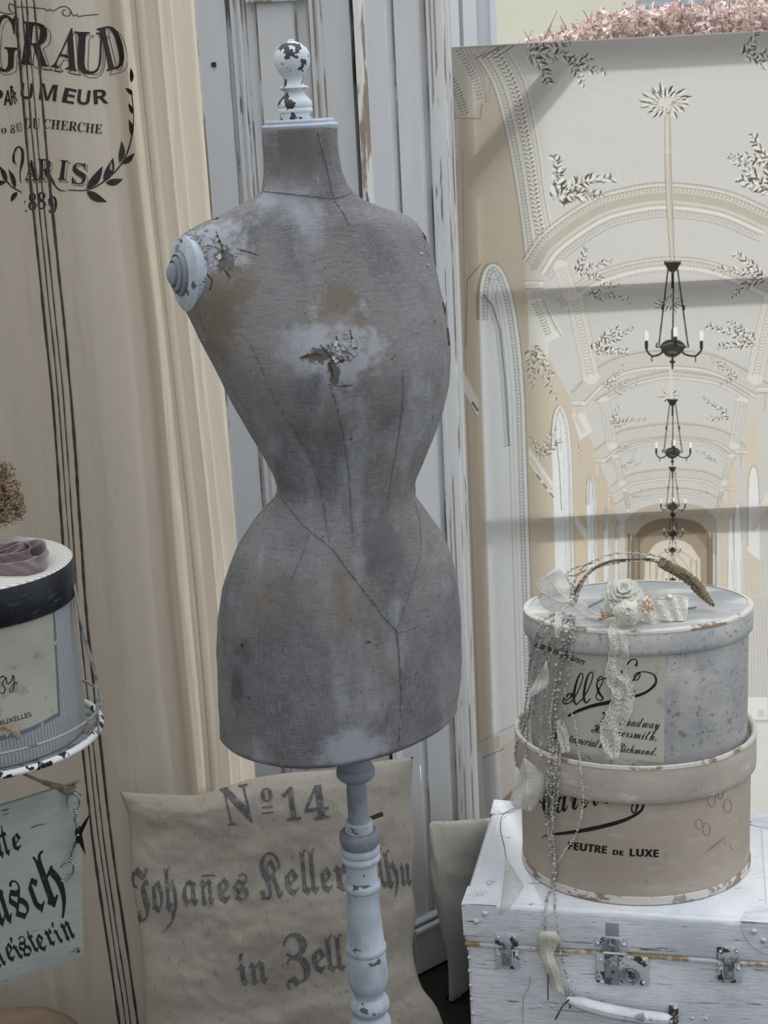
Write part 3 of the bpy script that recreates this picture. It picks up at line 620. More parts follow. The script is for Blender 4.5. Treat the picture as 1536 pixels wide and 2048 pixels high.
# near rib sweeping down on the left
ri = arc((950, 108), (985, 170), (1008, 250), (1026, 340), (1040, 430), (1052, 530)); ro = arc((1018, 100), (1050, 160), (1068, 230), (1082, 310), (1092, 390), (1106, 455))
P.poly(ri+ro[::-1], (222, 219, 211)); P.line(ri, 2, SH, .9)
for t in (.14, .28, .44, .66, .8, .93): P.line([(a[0]*(1-t)+b[0]*t, a[1]*(1-t)+b[1]*t) for a, b in zip(ri, ro)], 1.3, SH, .85); P.line([(a[0]*(1-t)+b[0]*t+2, a[1]*(1-t)+b[1]*t) for a, b in zip(ri, ro)], 1.3, WH, .9)
beads([(a[0]*.76+b[0]*.24, a[1]*.76+b[1]*.24) for a, b in zip(ri, ro)], 7, 4, DK, .5); beads([(a[0]*.4+b[0]*.6, a[1]*.4+b[1]*.6) for a, b in zip(ri, ro)], 9, 7, DK, .75); beads([(a[0]*.1+b[0]*.9, a[1]*.1+b[1]*.9) for a, b in zip(ri, ro)], 5, 3.5, DK, .5)
P.line([(955, 115), (1010, 92)], 1.5, DK, .7)
for k in range(4): P.line([(950+k*14, 118-k*1), (985+k*14, 92)], 1.6, DK if k % 2 else SH, .75)
# transverse arches, near to far
A = arc((1048, 520), (1088, 466), (1180, 402), (1260, 377), (1340, 369), (1450, 384), (1545, 423))
P.poly(A+[(1545, 500)]+arc((1545, 470), (1440, 428), (1350, 419), (1260, 428), (1180, 455), (1110, 505), (1055, 560)), (208, 203, 193))
for o, c, al, w_ in ((-4, SH, .9, 1.4), (1, WH, .9, 2), (5, SH, .8, 1.4), (24, (186, 180, 168), .9, 16), (40, SH, .8, 1.3), (46, WH, .9, 3)): P.line(offs(A, o), w_, c, al)
beads(offs(A, -2), 5, 2.6, DK, .45); beads(offs(A, 9), 8, 4, DK, .5); beads(offs(A, 58), 7, 3.4, DK, .4)
P.line(offs(A, 52), 1.3, SH, .9); P.line(offs(A, 66), 1.4, SH, .8)
B = arc((1118, 606), (1150, 574), (1195, 548), (1273, 525), (1355, 518), (1438, 531), (1545, 576))
P.poly(B+[(1545, 600)]+offs(B, 22)[::-1], (215, 211, 203)); 
for o, c, w_ in ((-4, SH, 1.3), (3, SH, 1.3), (12, SH, 1.2), (18, WH, 2)): P.line(offs(B, o), w_, c, .85)
beads(offs(B, 7), 6, 3.2, DK, .5); beads(offs(B, 24), 7, 2.6, DK, .4)
specs = [((1144, 786), (1190, 740), (1252, 711), (1343, 702), (1438, 715), (1540, 770), 1.0, 30), ((1190, 802), (1252, 765), (1300, 750), (1347, 744), (1438, 757), (1500, 790), .8, 8),
         ((1190, 902), (1220, 878), (1252, 860), (1347, 848), (1438, 860), (1492, 893), .8, 24), ((1214, 925), (1252, 892), (1300, 880), (1347, 876), (1418, 884), (1470, 915), .6, 6), ((1223, 972), (1245, 958), (1273, 947), (1347, 939), (1418, 947), (1459, 972), .65, 16),
         ((1231, 1009), (1262, 990), (1300, 980), (1347, 976), (1410, 985), (1451, 1009), .5, 12)]
for sp_ in specs:
    pts = arc(*sp_[:6]); k, wd = sp_[6:]
    P.line(offs(pts, wd*.5), wd, (205, 199, 189), .8); P.line(pts, 1.5*k, SH, .95); P.line(offs(pts, wd), 1.3*k, SH, .8); P.line(offs(pts, wd+4*k), 1.6*k, WH, .9); beads(offs(pts, -3*k), 5, 2.2*k, DK, .4); beads(offs(pts, wd+8*k), 6, 2.2*k, DK, .35)
# longitudinal ribs of the further bays
def rib(xa, ya, xb, yb, w_, k, mir=True):
    for sgn in ((0, 1) if mir else (0,)):
        f = lambda x: x if sgn == 0 else 2*1345+3-x
        a = arc((f(xa), ya), (f(xa+(xb-xa)*.42), ya+(yb-ya)*.4), (f(xa+(xb-xa)*.78), ya+(yb-ya)*.75), (f(xb), yb)); d = w_ if sgn == 0 else -w_
        P.line(offs(a, -d*.5), abs(w_), (222, 220, 213), .9)
        for t in (0, -.3, -.68, -1): P.line(offs(a, d*t), 1.1*k, SH, .9)
        beads(offs(a, -d*.15), 5*k, 1.8*k, DK, .45); beads(offs(a, -d*.5), 7*k, 4*k, DK, .55); beads(offs(a, -d*.86), 4*k, 1.6*k, DK, .4)
rib(1134, 605, 1165, 755, 34, .95); rib(1198, 806, 1213, 890, 22, .7); rib(1224, 918, 1236, 966, 15, .55); rib(1246, 984, 1252, 1020, 9, .4); rib(1108, 540, 1125, 590, 30, .8, False)
# leaf sprays on the vault
for cx, cy, L, an, n, k in ((1105, 400, 130, -.72, 70, 1.1), (1120, 388, 70, -.1, 22, 1.1), (1050, 100, 120, .12, 60, 1.1), (1135, 130, 80, .2, 34, 1), (1480, 110, 80, -.3, 40, 1.1), (1545, 385, 110, -2.4, 55, 1.1), (1540, 320, 90, -2.9, 36, 1),
     (1150, 545, 80, -.4, 50, .85), (1175, 590, 90, -.25, 40, .75), (1535, 555, 110, -2.85, 55, .85), (1185, 705, 95, -.62, 55, .8), (1512, 690, 105, -2.6, 55, .8), (1205, 775, 70, -.4, 34, .6), (1478, 755, 70, -2.8, 34, .6),
     (1222, 850, 72, -.5, 44, .6), (1460, 835, 70, -2.6, 40, .6), (1235, 900, 40, -.4, 18, .45), (1245, 938, 52, -.5, 34, .45), (1436, 925, 50, -2.7, 30, .45), (1262, 996, 40, -.4, 24, .4), (1420, 988, 38, -2.7, 20, .4), (1228, 790, 60, -.6, 20, .5)):
    spray(cx, cy, L, an, n, k)
# ceiling roses
def rosec(cx, cy, rx, ry, k, n):
    for j in range(n):
        a = 2*math.pi*j/n*3+random.uniform(-.1, .1); r = .15+.75*(j/n)
        leaflet(cx+rx*r*math.cos(a), cy+ry*r*math.sin(a), math.atan2(math.sin(a)*.7, math.cos(a)), k*random.uniform(13, 20), k*4.4, .95, 1)
rosec(1333, 205, 44, 24, 1.1, 44); rosec(1340, 608, 28, 10, .7, 26); rosec(1340, 793, 20, 7, .5, 18); rosec(1345, 898, 12, 4, .35, 12)
P.poly([(1290, 195), (1310, 188), (1330, 200), (1352, 192), (1372, 206), (1345, 226), (1318, 222)], (222, 219, 211), .5, 3)
# far dark bays and the end of the gallery
P.poly(arc((1250, 1040), (1285, 1016), (1345, 1005), (1405, 1014), (1434, 1040))+[(1434, 1110), (1250, 1110)], (186, 176, 160), .9, 2)
P.poly(arc((1262, 1080), (1295, 1046), (1345, 1036), (1398, 1046), (1424, 1080))+[(1424, 1190), (1262, 1190)], (138, 124, 106), .95, 2)
P.poly(arc((1272, 1100), (1300, 1068), (1345, 1058), (1390, 1068), (1414, 1100))+[(1414, 1190), (1272, 1190)], (166, 152, 134), .9, 2)
P.poly(arc((1290, 1118), (1312, 1088), (1345, 1079), (1378, 1088), (1400, 1118))+[(1402, 1190), (1288, 1190)], (218, 210, 194), 1, 2)
for (a, b, h) in ((1300, 1392, 1112), (1314, 1378, 1122), (1324, 1368, 1134)):
    P.line(arc((a, h+34), (a+4, h+10), ((a+b)/2, h-14), (b-4, h+10), (b, h+34)), 1.6, (176, 164, 146), .9)
for x in (1258, 1266, 1278, 1416, 1424, 1432): P.line([(x, 1070), (x+random.uniform(-3, 3), 1190)], random.uniform(2, 6), (120, 104, 86), .7)
for x, s_ in ((1300, 1), (1312, 1), (1382, 1), (1394, 1)): P.line([(x, 1120), (x, 1190)], 2.2, (150, 134, 112), .6)
spray(1275, 1042, 34, -.2, 20, .4); spray(1410, 1040, 34, 3.3, 20, .4); spray(1385, 1070, 20, -.1, 10, .35)
# windows of the left wall: white reveals under round heads
def winl(xa, ya, xb, yt, xc, yb0, ybot_a, ybot_b, k):
    """left foot x at the spring, crown, right spring, then down to the bottom"""
    head = arc((xa, ya), ((xa*1.6+xc)/2.6, (yt*1.9+ya*.7)/2.6), (xc, yt), ((xc+xb)/2+3*k, (yt*1.35+yb0*.65)/2), (xb, yb0))
    out = head+[(xb+ (ybot_b[0]-xb), ybot_b[1]), ybot_a]
    P.poly(out, (226, 229, 230), 1, 1); sd = head+[ybot_b]
    for t, c, w_ in ((0, SH, 2*k), (5*k, WH, 3*k), (9*k, SH, 1.3*k), (17*k, SH, 1.2*k), (26*k, (206, 208, 208), 2*k), (34*k, SH, 1*k)): P.line(offs(sd, t), w_, c, .85)
    beads(offs(sd, 12*k), 6*k+1, 4*k, DK, .45)
    beads(offs(head+[(xb, yb0+(ybot_b[1]-yb0)*.1)], 44*k), 5*k, 3*k, DK, .5)
    P.line([(xa, ya), ybot_a], 3*k, (170, 150, 126), .8)
def winpoly(head, foot, k):
    P.poly(head+foot, (226, 229, 230), 1, 1); P.poly([(p[0]-5*k, p[1]) for p in head[:len(head)//2]]+head[:len(head)//2][::-1], (160, 136, 112), .8)
    sd = head+[foot[0]]
    for t, c, w_ in ((0, SH, 2*k), (5*k, WH, 3*k), (9*k, SH, 1.3*k), (17*k, SH, 1.2*k), (26*k, (206, 208, 208), 2*k), (34*k, SH, 1*k)): P.line(offs(sd, t), w_, c, .85)
    beads(offs(sd, 12*k), 6*k+1, 4*k, DK, .45)
winpoly(arc((958, 640), (958, 590), (963, 555), (972, 534), (986, 526), (1000, 532), (1014, 556), (1026, 595), (1036, 650), (1044, 720), (1050, 800)), [(1070, 1445), (985, 1480)], 1.0)
jam = [(968, 590), (985, 612), (1000, 660), (1010, 760), (1018, 890)]; P.line(jam, 3.5, (120, 124, 130), .75); beads(offs(jam, 5), 5, 4, DK, .6); P.line([(1008, 892), (1021, 890)], 2, DK, .5)
P.line([(932, 690), (934, 560), (962, 528)], 3, (140, 118, 96), .6); P.line([(925, 300), (930, 700), (958, 1480)], 2, (150, 132, 112), .5)
winpoly(arc((1104, 900), (1104, 860), (1108, 828), (1116, 813), (1124, 814), (1134, 835), (1140, 870), (1144, 920)), [(1150, 1190), (1112, 1190)], .5); P.line(arc((1112, 880), (1118, 930), (1123, 1020)), 1.8, DK, .5)
winpoly(arc((1173, 1010), (1174, 970), (1180, 948), (1187, 958), (1192, 1000)), [(1197, 1190), (1178, 1190)], .32); winpoly(arc((1208, 1060), (1209, 1030), (1213, 1015), (1218, 1028), (1221, 1064)), [(1223, 1190), (1209, 1190)], .25); winpoly(arc((1231, 1080), (1232, 1050), (1235, 1040), (1238, 1055), (1239, 1085)), [(1240, 1190), (1231, 1190)], .2)
# tan piers between
P.poly([(1063, 900), (1100, 1000), (1104, 1190), (1072, 1190)], TAN, .9, 2); P.poly([(1152, 1010), (1170, 1060), (1174, 1190), (1154, 1190)], (212, 198, 172), .9, 2)
P.poly([(905, 700), (957, 800), (957, 840), (905, 745)], (228, 226, 220)); P.line([(905, 745), (957, 838)], 2, DK, .4); P.line([(945, 805), (955, 820)], 4, (90, 74, 60), .8)
P.poly([(1058, 895), (1106, 965), (1106, 1000), (1058, 925)], (228, 226, 220)); beads([(1060, 915), (1106, 985)], 5, 3, DK, .5)
for i in range(3): P.line([(1074+i*13, 950+i*18), (1080+i*13, 958+i*18)], 4, (120, 100, 80), .7)
P.poly([(1150, 1030), (1174, 1062), (1174, 1084), (1150, 1050)], (228, 226, 220))
# capitals and brackets
def capital(x0, y0, w_, h_, k):
    P.poly([(x0, y0), (x0+w_, y0), (x0+w_-3*k, y0+h_*.35), (x0+3*k, y0+h_*.35)], (226, 224, 216)); P.line([(x0, y0), (x0+w_, y0)], 1.4*k, SH, .9); P.line([(x0+3*k, y0+h_*.35), (x0+w_-3*k, y0+h_*.35)], 1.6*k, DK, .55)
    beads([(x0+3*k, y0+h_*.2), (x0+w_-3*k, y0+h_*.2)], 5*k, 3*k, DK, .5); P.poly([(x0+3*k, y0+h_*.45), (x0+w_*.5, y0+h_*.45), (x0+w_*.5, y0+h_*1.5), (x0+5*k, y0+h_*1.5)], (212, 204, 190)); P.line([(x0+w_*.5, y0+h_*.45), (x0+w_*.5, y0+h_*1.5)], 1.2*k, SH, .9)
capital(1048, 562, 40, 42, 1); capital(1142, 802, 27, 28, .7); capital(1190, 918, 20, 22, .5); capital(1214, 988, 16, 16, .4)
P.poly([(1056, 600), (1086, 596), (1126, 670), (1098, 684), (1096, 730), (1058, 700)], (226, 224, 217), .9); P.line(arc((1086, 600), (1104, 640), (1122, 672)), 2, SH, .9); beads(arc((1070, 606), (1086, 640), (1100, 676)), 6, 6, DK, .5); beads(arc((1084, 604), (1100, 635), (1116, 666)), 5, 4, DK, .4)
P.poly([(1144, 830), (1168, 826), (1185, 862), (1160, 880)], (226, 224, 217), .9); beads(arc((1150, 832), (1160, 850), (1172, 870)), 4, 4, DK, .4)
spray(1062, 690, 120, 1.25, 46, .8, .6); spray(1085, 920, 70, -1.5, 50, .8, .7); spray(1155, 880, 60, 1.3, 20, .5, .5)
# right side
for x0, x1, yt in ((1493, 1516, 845), (1458, 1470, 940), (1440, 1450, 1005)): P.poly([(x0, yt), (x1, yt-4), (x1+2, 1190), (x0, 1190)], (214, 200, 176), .75, 2)
capital(1512, 775, 36, 30, .8); capital(1470, 900, 24, 22, .6); capital(1448, 975, 18, 16, .45)
for xc, yt, ww, k in ((1508, 932, 12, .5), (1476, 1005, 8, .35), (1462, 1030, 6, .3)): P.poly(arc((xc-ww, yt+60), (xc-ww*.7, yt+14), (xc, yt), (xc+ww*.6, yt+16), (xc+ww, yt+60))+[(xc+ww, yt+190), (xc-ww, yt+170)], (228, 229, 228), 1); P.line(arc((xc-ww, yt+160), (xc-ww, yt+60), (xc-ww*.7, yt+14), (xc, yt), (xc+ww*.6, yt+16), (xc+ww, yt+80)), 1.6*k*2, SH, .8)
P.poly([(1500, 1040), (1536, 985), (1545, 1010), (1508, 1066)], (222, 219, 210), .9); beads([(1505, 1060), (1542, 1010)], 5, 3, DK, .4)
for k in range(9): P.line([(1492+k*6, 1195), (1498+k*7, 1420)], 1, SH, .45)
for k in range(12): P.line([(1436+k*9, 1120), (1438+k*9+random.uniform(-3, 4), 1190)], random.uniform(1, 3), (200, 194, 184), .7)
# floor, plinths at the foot
P.poly([(985, 1480), (1030, 1448), (1545, 1448), (1545, 1664), (985, 1664)], (226, 225, 220), .9, 2)
P.poly([(950, 1486), (1000, 1470), (1000, 1500), (966, 1516)], (196, 190, 180)); P.poly([(962, 1516), (992, 1500), (1004, 1660), (975, 1662)], (186, 190, 196)); P.poly([(992, 1500), (1030, 1476), (1030, 1600), (1004, 1640)], (214, 210, 202))
P.line([(950, 1488), (1030, 1450)], 1.5, DK, .4); P.line([(966, 1516), (1008, 1498)], 2, DK, .5); P.poly([(1004, 1600), (1045, 1560), (1045, 1580), (1006, 1630)], (150, 134, 112), .8)
P.poly([(1495, 1395), (1545, 1395), (1545, 1440), (1495, 1440)], (232, 231, 228)); P.line([(1495, 1440), (1545, 1442)], 1.2, SH, .8); P.poly([(1515, 1420), (1530, 1420), (1530, 1436), (1515, 1434)], (206, 208, 212), .8)
# chandelier cords and chandeliers
P.poly([(1330, 228), (1340, 228), (1342, 300), (1330, 302)], (204, 197, 185)); P.poly([(1329, 306), (1341, 306), (1348, 420), (1349, 525), (1342, 525), (1333, 420)], (198, 190, 178))
for sgn in (-1, 1): P.line([(1335+sgn*5, 232), (1335+sgn*6, 302), (1338+sgn*6, 400), (1345+sgn*4, 524)], 1.2, (140, 128, 110), .8)
P.line([(1333, 240), (1336, 400), (1345, 520)], 1, WH, .7)
def chand(cx, yt, yb, k):
    BK = (48, 46, 46); H_ = yb-yt
    P.poly([(cx-17*k, yt), (cx+17*k, yt), (cx+10*k, yt+13*k), (cx+4*k, yt+20*k), (cx-4*k, yt+20*k), (cx-10*k, yt+13*k)], BK)
    for i in range(-3, 4): P.line([(cx+i*5*k, yt-2*k), (cx+i*5*k, yt+3*k)], 2.4*k, BK)
    by = yb-48*k
    for dx in (-27, 31): P.line([(cx+dx*.33*k, yt+14*k), (cx+dx*k, by)], 2.6*k, BK); P.line([(cx+dx*.72*k, yt+(by-yt)*.55-3*k), (cx+dx*.72*k, yt+(by-yt)*.55+3*k)], 5*k, BK)
    P.line([(cx+2*k, yt+18*k), (cx+1*k, by)], 3*k, (78, 76, 74)); P.line([(cx, yt+22*k), (cx, yt+50*k)], 5*k, BK); P.line([(cx, by-30*k), (cx, by)], 5*k, (70, 66, 60))
    P.poly(arc((cx-25*k, by+2*k), (cx-14*k, by-8*k), (cx, by-11*k), (cx+16*k, by-8*k), (cx+27*k, by+2*k))+arc((cx+22*k, by+12*k), (cx+10*k, by+22*k), (cx, by+25*k), (cx-12*k, by+22*k), (cx-22*k, by+12*k)), (62, 60, 58))
    P.line(arc((cx-20*k, by+2*k), (cx, by-4*k), (cx+22*k, by+2*k)), 1.6*k, (150, 148, 144), .8); P.line([(cx-8*k, by+14*k), (cx+8*k, by+15*k)], 2*k, (170, 168, 164), .6)
    for sx, ex in ((-1, -52), (1, 58)):
        q = arc((cx+sx*16*k, by+10*k), (cx+sx*26*k, by+19*k), (cx+ex*.78*k, by+22*k), (cx+ex*.98*k, by+12*k), (cx+ex*k, by+2*k)); P.line(q, 3.6*k, BK); P.line([(cx+ex*k, by+6*k), (cx+ex*k, by-6*k)], 6*k, BK); P.line([(cx+ex*.8*k, by+22*k), (cx+ex*.8*k, by+33*k)], 2*k, BK)
        P.line(arc((cx+sx*24*k, by+4*k), (cx+sx*32*k, by+4*k), (cx+sx*31*k, by-3*k)), 2.4*k, BK)
        P.line([(cx+ex*k, by-13*k), (cx+ex*k, by-24*k)], 9*k, (238, 238, 234)); P.line([(cx+(ex-4.6)*k, by-10*k), (cx+(ex-4.6)*k, by-24*k)], 1*k, (150, 150, 148), .6)
    P.line([(cx+6*k, by-20*k), (cx+6*k, by-32*k)], 9*k, (240, 240, 236)); P.line([(cx+6*k, by-14*k), (cx+6*k, by+2*k)], 6*k, BK)
    P.line([(cx, by+22*k), (cx, yb-6*k)], 4*k, BK); P.line([(cx-3*k, by+34*k), (cx+3*k, by+34*k)], 5*k, BK); P.line([(cx, yb-4*k), (cx, yb)], 2.6*k, BK)
P.line([(1342, 735), (1343, 802)], 7, (218, 212, 200), .9)
chand(1345, 525, 738, 1.0); chand(1345, 800, 932, .62); chand(1345, 935, 1032, .44); chand(1346, 1028, 1082, .34); chand(1345, 1070, 1112, .27); chand(1345, 1096, 1170, .24)
# cloudy variation of the print
n_ = rng.normal(0, 1, (P.a.shape[0]//6+2, P.a.shape[1]//6+2)); n_ = np.kron(n_, np.ones((6, 6)))[:P.a.shape[0], :P.a.shape[1]]
P.a += (n_*.8)[..., None]; P.a += rng.normal(0, 2.2, P.a.shape[:2])[..., None]

# the stretched canvas: a fine grid that carries the print, on a wooden stretcher
Yp = 2.60
bx0 = float(atY(903, 95, Yp)[0]); bx1 = bx0+.985; bz1 = float(atY(1200, 80, Yp)[2])
xv = float(atY(1545, 700, Yp)[0]); zv = float(atY(1000, 1660, Yp)[2]); dxy = .00118
gx = np.concatenate([np.arange(bx0, xv, dxy), np.linspace(xv, bx1, 70)]); gz = np.concatenate([np.linspace(.0, zv, 60)[:-1], np.arange(zv, bz1, dxy), [bz1]])
GX, GZ = np.meshgrid(gx, gz); cs = np.stack([GX, np.full_like(GX, Yp), GZ-EYE], -1) @ RM
PX = CX+F*cs[..., 0]/-cs[..., 2]; PY = CY-F*cs[..., 1]/-cs[..., 2]
PX = np.where(PX > 1538, 2*1345-PX, PX); H_, W_ = P.a.shape[:2]
u = np.clip(PX-P.x0, 0, W_-1.01); v = np.clip(PY-P.y0, 0, H_-1.01); iu = u.astype(int); iv = v.astype(int); fu = (u-iu)[..., None]; fv = (v-iv)[..., None]
cc = (P.a[iv, iu]*(1-fu)*(1-fv)+P.a[iv, iu+1]*fu*(1-fv)+P.a[iv+1, iu]*(1-fu)*fv+P.a[iv+1, iu+1]*fu*fv)/255.; cc = np.clip(cc, 0, 1)
cc = np.where(cc <= .04045, cc/12.92, ((cc+.055)/1.055)**2.4)
nz_, nx_ = GX.shape; nvv = nz_*nx_; board = thing('display_canvas', 'tall stretched canvas printed with a white vaulted gallery and chandeliers', 'canvas print', ((bx0+bx1)/2, Yp, 0))
me = bpy.data.meshes.new('printed_canvas'); me.vertices.add(nvv)
co = np.stack([GX-(bx0+bx1)/2, np.zeros_like(GX)+.0012*np.sin(GX*9)*np.sin(GZ*5), GZ], -1).astype(np.float32); me.vertices.foreach_set('co', co.ravel())
idx = np.arange(nvv).reshape(nz_, nx_); q = np.stack([idx[:-1, :-1], idx[:-1, 1:], idx[1:, 1:], idx[1:, :-1]], -1).reshape(-1, 4); nq = len(q)
me.loops.add(nq*4); me.loops.foreach_set('vertex_index', q.ravel().astype(np.int32)); me.polygons.add(nq); me.polygons.foreach_set('loop_start', np.arange(0, nq*4, 4, dtype=np.int32)); me.update(calc_edges=True)
me.polygons.foreach_set('use_smooth', [True]*nq)
ca = me.color_attributes.new('print', 'FLOAT_COLOR', 'POINT'); ca.data.foreach_set('color', np.concatenate([cc, np.ones(cc.shape[:2]+(1,))], -1).astype(np.float32).ravel())
M_PRINT = mat('gallery_print', 'print', rough=.85, trans=.42, bump=.12, bscale=1400)
me.materials.append(M_PRINT); po = bpy.data.objects.new('printed_canvas', me); COL.objects.link(po); po.parent = board
s = MB(); y0, y1 = Yp+.006, Yp+.03; bw = .028
s.box(bx0, bx0+bw, y0, y1, 0, bz1, bev=.002); s.box(bx1-bw, bx1, y0, y1, 0, bz1, bev=.002); s.box(bx0, bx1, y0, y1, bz1-bw, bz1, bev=.002); s.box(bx0, bx1, y0, y1, 0, bw, bev=.002)
build('stretcher_frame', s, M_WOODB, board, smooth=False)
for y_ in (600, 1052):
    zc = float(atY(1250, y_, Yp+.02)[2])+.02; s = MB().box(bx0+bw, bx1-bw, y0, y1, zc-.015, zc+.015, bev=.002); build('cross_bar', s, M_WOODB, board, smooth=False)
def brace(pa, pb):
    a, b = Vector(pa), Vector(pb); d = (b-a).normalized(); n = Vector((-d.z, 0, d.x))*.017; s = MB(); v = []
    for y in (y0, y1):
        for p in (a-n, a+n, b+n, b-n): v.append((p.x, y, p.z))
    s.add(v, [(0, 1, 2, 3), (7, 6, 5, 4), (0, 4, 5, 1), (1, 5, 6, 2), (2, 6, 7, 3), (3, 7, 4, 0)]); build('corner_brace', s, M_WOODB, board, smooth=False)
p = atY(1142, 108, Yp+.02); r = atY(908, 392, Yp+.02); dz = .02
brace((p[0], 0, bz1-.01), (bx0+.01, 0, float(r[2])+dz)); brace((bx0+bx1-p[0], 0, bz1-.01), (bx1-.01, 0, float(r[2])+dz))
# folded canvas edge: the print wraps round the stretcher
s = MB(); s.box(bx0-.0015, bx0, Yp, y1, 0, bz1+.0015); s.box(bx0, bx1, Yp, y1, bz1, bz1+.0015); build('canvas_edge', s, mat('canvas_edge', (206, 200, 190), rough=.9), board, smooth=False)

# ================================================================== dress form on its turned stand
YM = 1.80
LS = [(524, 258), (525, 285), (527, 310), (528, 345), (524, 380), (508, 394), (490, 404), (462, 417), (440, 429), (412, 441), (388, 454), (366, 468), (356, 486), (354, 520), (356, 560), (366, 590), (378, 618), (400, 665), (430, 720), (455, 770), (480, 818), (505, 862), (530, 905), (547, 940), (556, 962), (556, 978), (549, 992), (530, 1010), (505, 1040), (478, 1080), (460, 1120), (447, 1170), (439, 1230), (436, 1290), (437, 1340), (441, 1400), (445, 1450), (449, 1487)]
RS = [(676, 256), (677, 285), (679, 310), (684, 340), (696, 370), (710, 388), (730, 402), (752, 412), (782, 422), (802, 428), (822, 437), (838, 452), (852, 476), (862, 505), (874, 540), (886, 580), (896, 625), (903, 680), (904, 720), (899, 770), (889, 820), (873, 868), (853, 918), (836, 955), (829, 975), (830, 992), (838, 1008), (858, 1035), (882, 1070), (901, 1110), (915, 1160), (923, 1220), (927, 1280), (928, 1330), (925, 1385), (919, 1420)]
toXZ = lambda L: [(float(p[0]), float(p[2])) for p in (atY(x, y, YM) for x, y in L)]
lp, rp = toXZ(LS)[::-1], toXZ(RS)[::-1]
zt_n = max(lp[-1][1], rp[-1][1])-.001
z_bot = min(lp[0][1], rp[0][1])+.022
def sil(z):
    return float(np.interp(z, [p[1] for p in lp], [p[0] for p in lp])), float(np.interp(z, [p[1] for p in rp], [p[0] for p in rp]))
zof = lambda y, x=685: float(atY(x, y, YM)[2])
# front depth and back depth along the height
DF = [(258, .046), (340, .047), (385, .052), (420, .062), (470, .078), (560, .098), (660, .118), (720, .124), (800, .112), (880, .090), (970, .078), (1010, .086), (1080, .104), (1180, .116), (1300, .118), (1400, .116), (1480, .112)]
DBk = [(258, .044), (385, .05), (420, .062), (500, .09), (600, .105), (700, .10), (820, .084), (970, .066), (1080, .10), (1200, .12), (1480, .118)]
def smooth_table(T):
    zz_ = np.linspace(zof(1520), zof(240), 400); v = np.interp(zz_, [zof(p[0]) for p in T][::-1], [p[1] for p in T][::-1])
    k = np.exp(-np.linspace(-2.5, 2.5, 51)**2); k /= k.sum(); return zz_, np.convolve(np.pad(v, 25, mode='edge'), k, mode='valid')
DF, DBk = smooth_table(DF), smooth_table(DBk)
fz_ = lambda T, z: float(np.interp(z, T[0], T[1]))
def ring_pt(z, t, sh=0.0):
    xl_, xr_ = sil(z); a = (xr_-xl_)/2-sh; c = (xl_+xr_)/2; s_, c_ = math.sin(t), math.cos(t)
    d = (fz_(DF, z) if s_ < 0 else fz_(DBk, z))-sh*.7
    wtop = min(max((z-zof(600))/(zof(430)-zof(600)), 0), 1); e = 1.0-.12*wtop
    x = a*math.copysign(abs(c_)**e, c_); y = d*math.copysign(abs(s_)**.96, s_)
    n = .0022*mnoise.noise(Vector((x*9, y*9, z*8)))+.0008*mnoise.noise(Vector((x*40, y*40, z*34)))
    k = 1+n/.1
    return (c+x*k, YM+y*k+.16*x, z)
mb = MB(); NT = 200; rows = []
zs = list(np.linspace(z_bot, zt_n, 260))
for sh, dz_ in ((.03, .010), (.014, .0085), (.006, .005), (.002, .002)): rows.append([ring_pt(z_bot, 2*math.pi*k/NT, sh) for k in range(NT)]); rows[-1] = [(p[0], p[1], p[2]-dz_) for p in rows[-1]]
for z in zs:
    rows.append([ring_pt(z, 2*math.pi*k/NT) for k in range(NT)])
# the hem dips gently
def dip(p):
    if p[2] > z_bot+.05: return p
    k = 1-(p[2]-z_bot)/.05; k = min(max(k, 0), 1); return (p[0], p[1], p[2]-k*.006*math.sin((p[0]+.2)*14))
rows = [[dip(p) for p in r] for r in rows]
mb.grid(rows, closev=True); o_ = 0; mb.f.append(tuple(range(NT))); mb.f.append(tuple(len(mb.v)-NT+k for k in reversed(range(NT)))); mb.mi += [0, 0]
TB = mb.bvh()
AX = float(atY(712, 1565, YM)[0]); pxm = float(np.linalg.norm(atY(701, 1500, YM)-atY(700, 1500, YM)))
form = thing('dress_form', 'worn grey canvas dress form with a wasp waist on a blue-grey turned stand', 'dress form', (AX, YM+.01, 0))
torso = build('torso', mb, M_TORSO, form, smooth='all')
# seams follow the body
def onbody(x, y, off=.0004):
    d = Vector(ray(x, y)).normalized(); h = TB.ray_cast(Vector(CAMP), d)
    return h[0]-d*off if h[0] else None
seams = [([(527, 383), (560, 386), (600, 390), (640, 394), (668, 397)], .0009), ([(668, 397), (685, 393), (704, 383)], .0009),
         ([(636, 265), (645, 300), (655, 340), (668, 397), (680, 415), (700, 450)], .0011), ([(500, 690), (520, 730), (550, 800), (590, 860), (620, 910), (640, 970), (650, 1030), (660, 1085)], .0008),
         ([(660, 770), (676, 820), (690, 890), (698, 950), (702, 1010), (706, 1080)], .0009), ([(806, 740), (806, 800), (798, 870), (786, 940), (776, 1000)], .0006),
         ([(558, 990), (590, 1030), (620, 1062), (662, 1095), (700, 1145), (740, 1195), (768, 1232), (793, 1262)], .0011), ([(618, 1066), (604, 1110), (580, 1165)], .0006),
         ([(793, 1262), (800, 1330), (803, 1400), (798, 1492)], .0013), ([(793, 1262), (812, 1210), (830, 1150), (842, 1100), (840, 1050), (830, 1005)], .0007), ([(793, 1266), (820, 1258), (838, 1250)], .0007), ([(555, 992), (510, 1040), (475, 1100), (455, 1170), (443, 1250)], .0007), ([(395, 620), (420, 690), (455, 740)], .0006)]
for pts, r in seams:
    q = [onbody(*p[:2]) for p in cr(pts, 7)]; q = [p for p in q if p is not None]
    if len(q) > 3: build('seam', MB().tube(q, r*.72, 5), M_SEAM, torso)
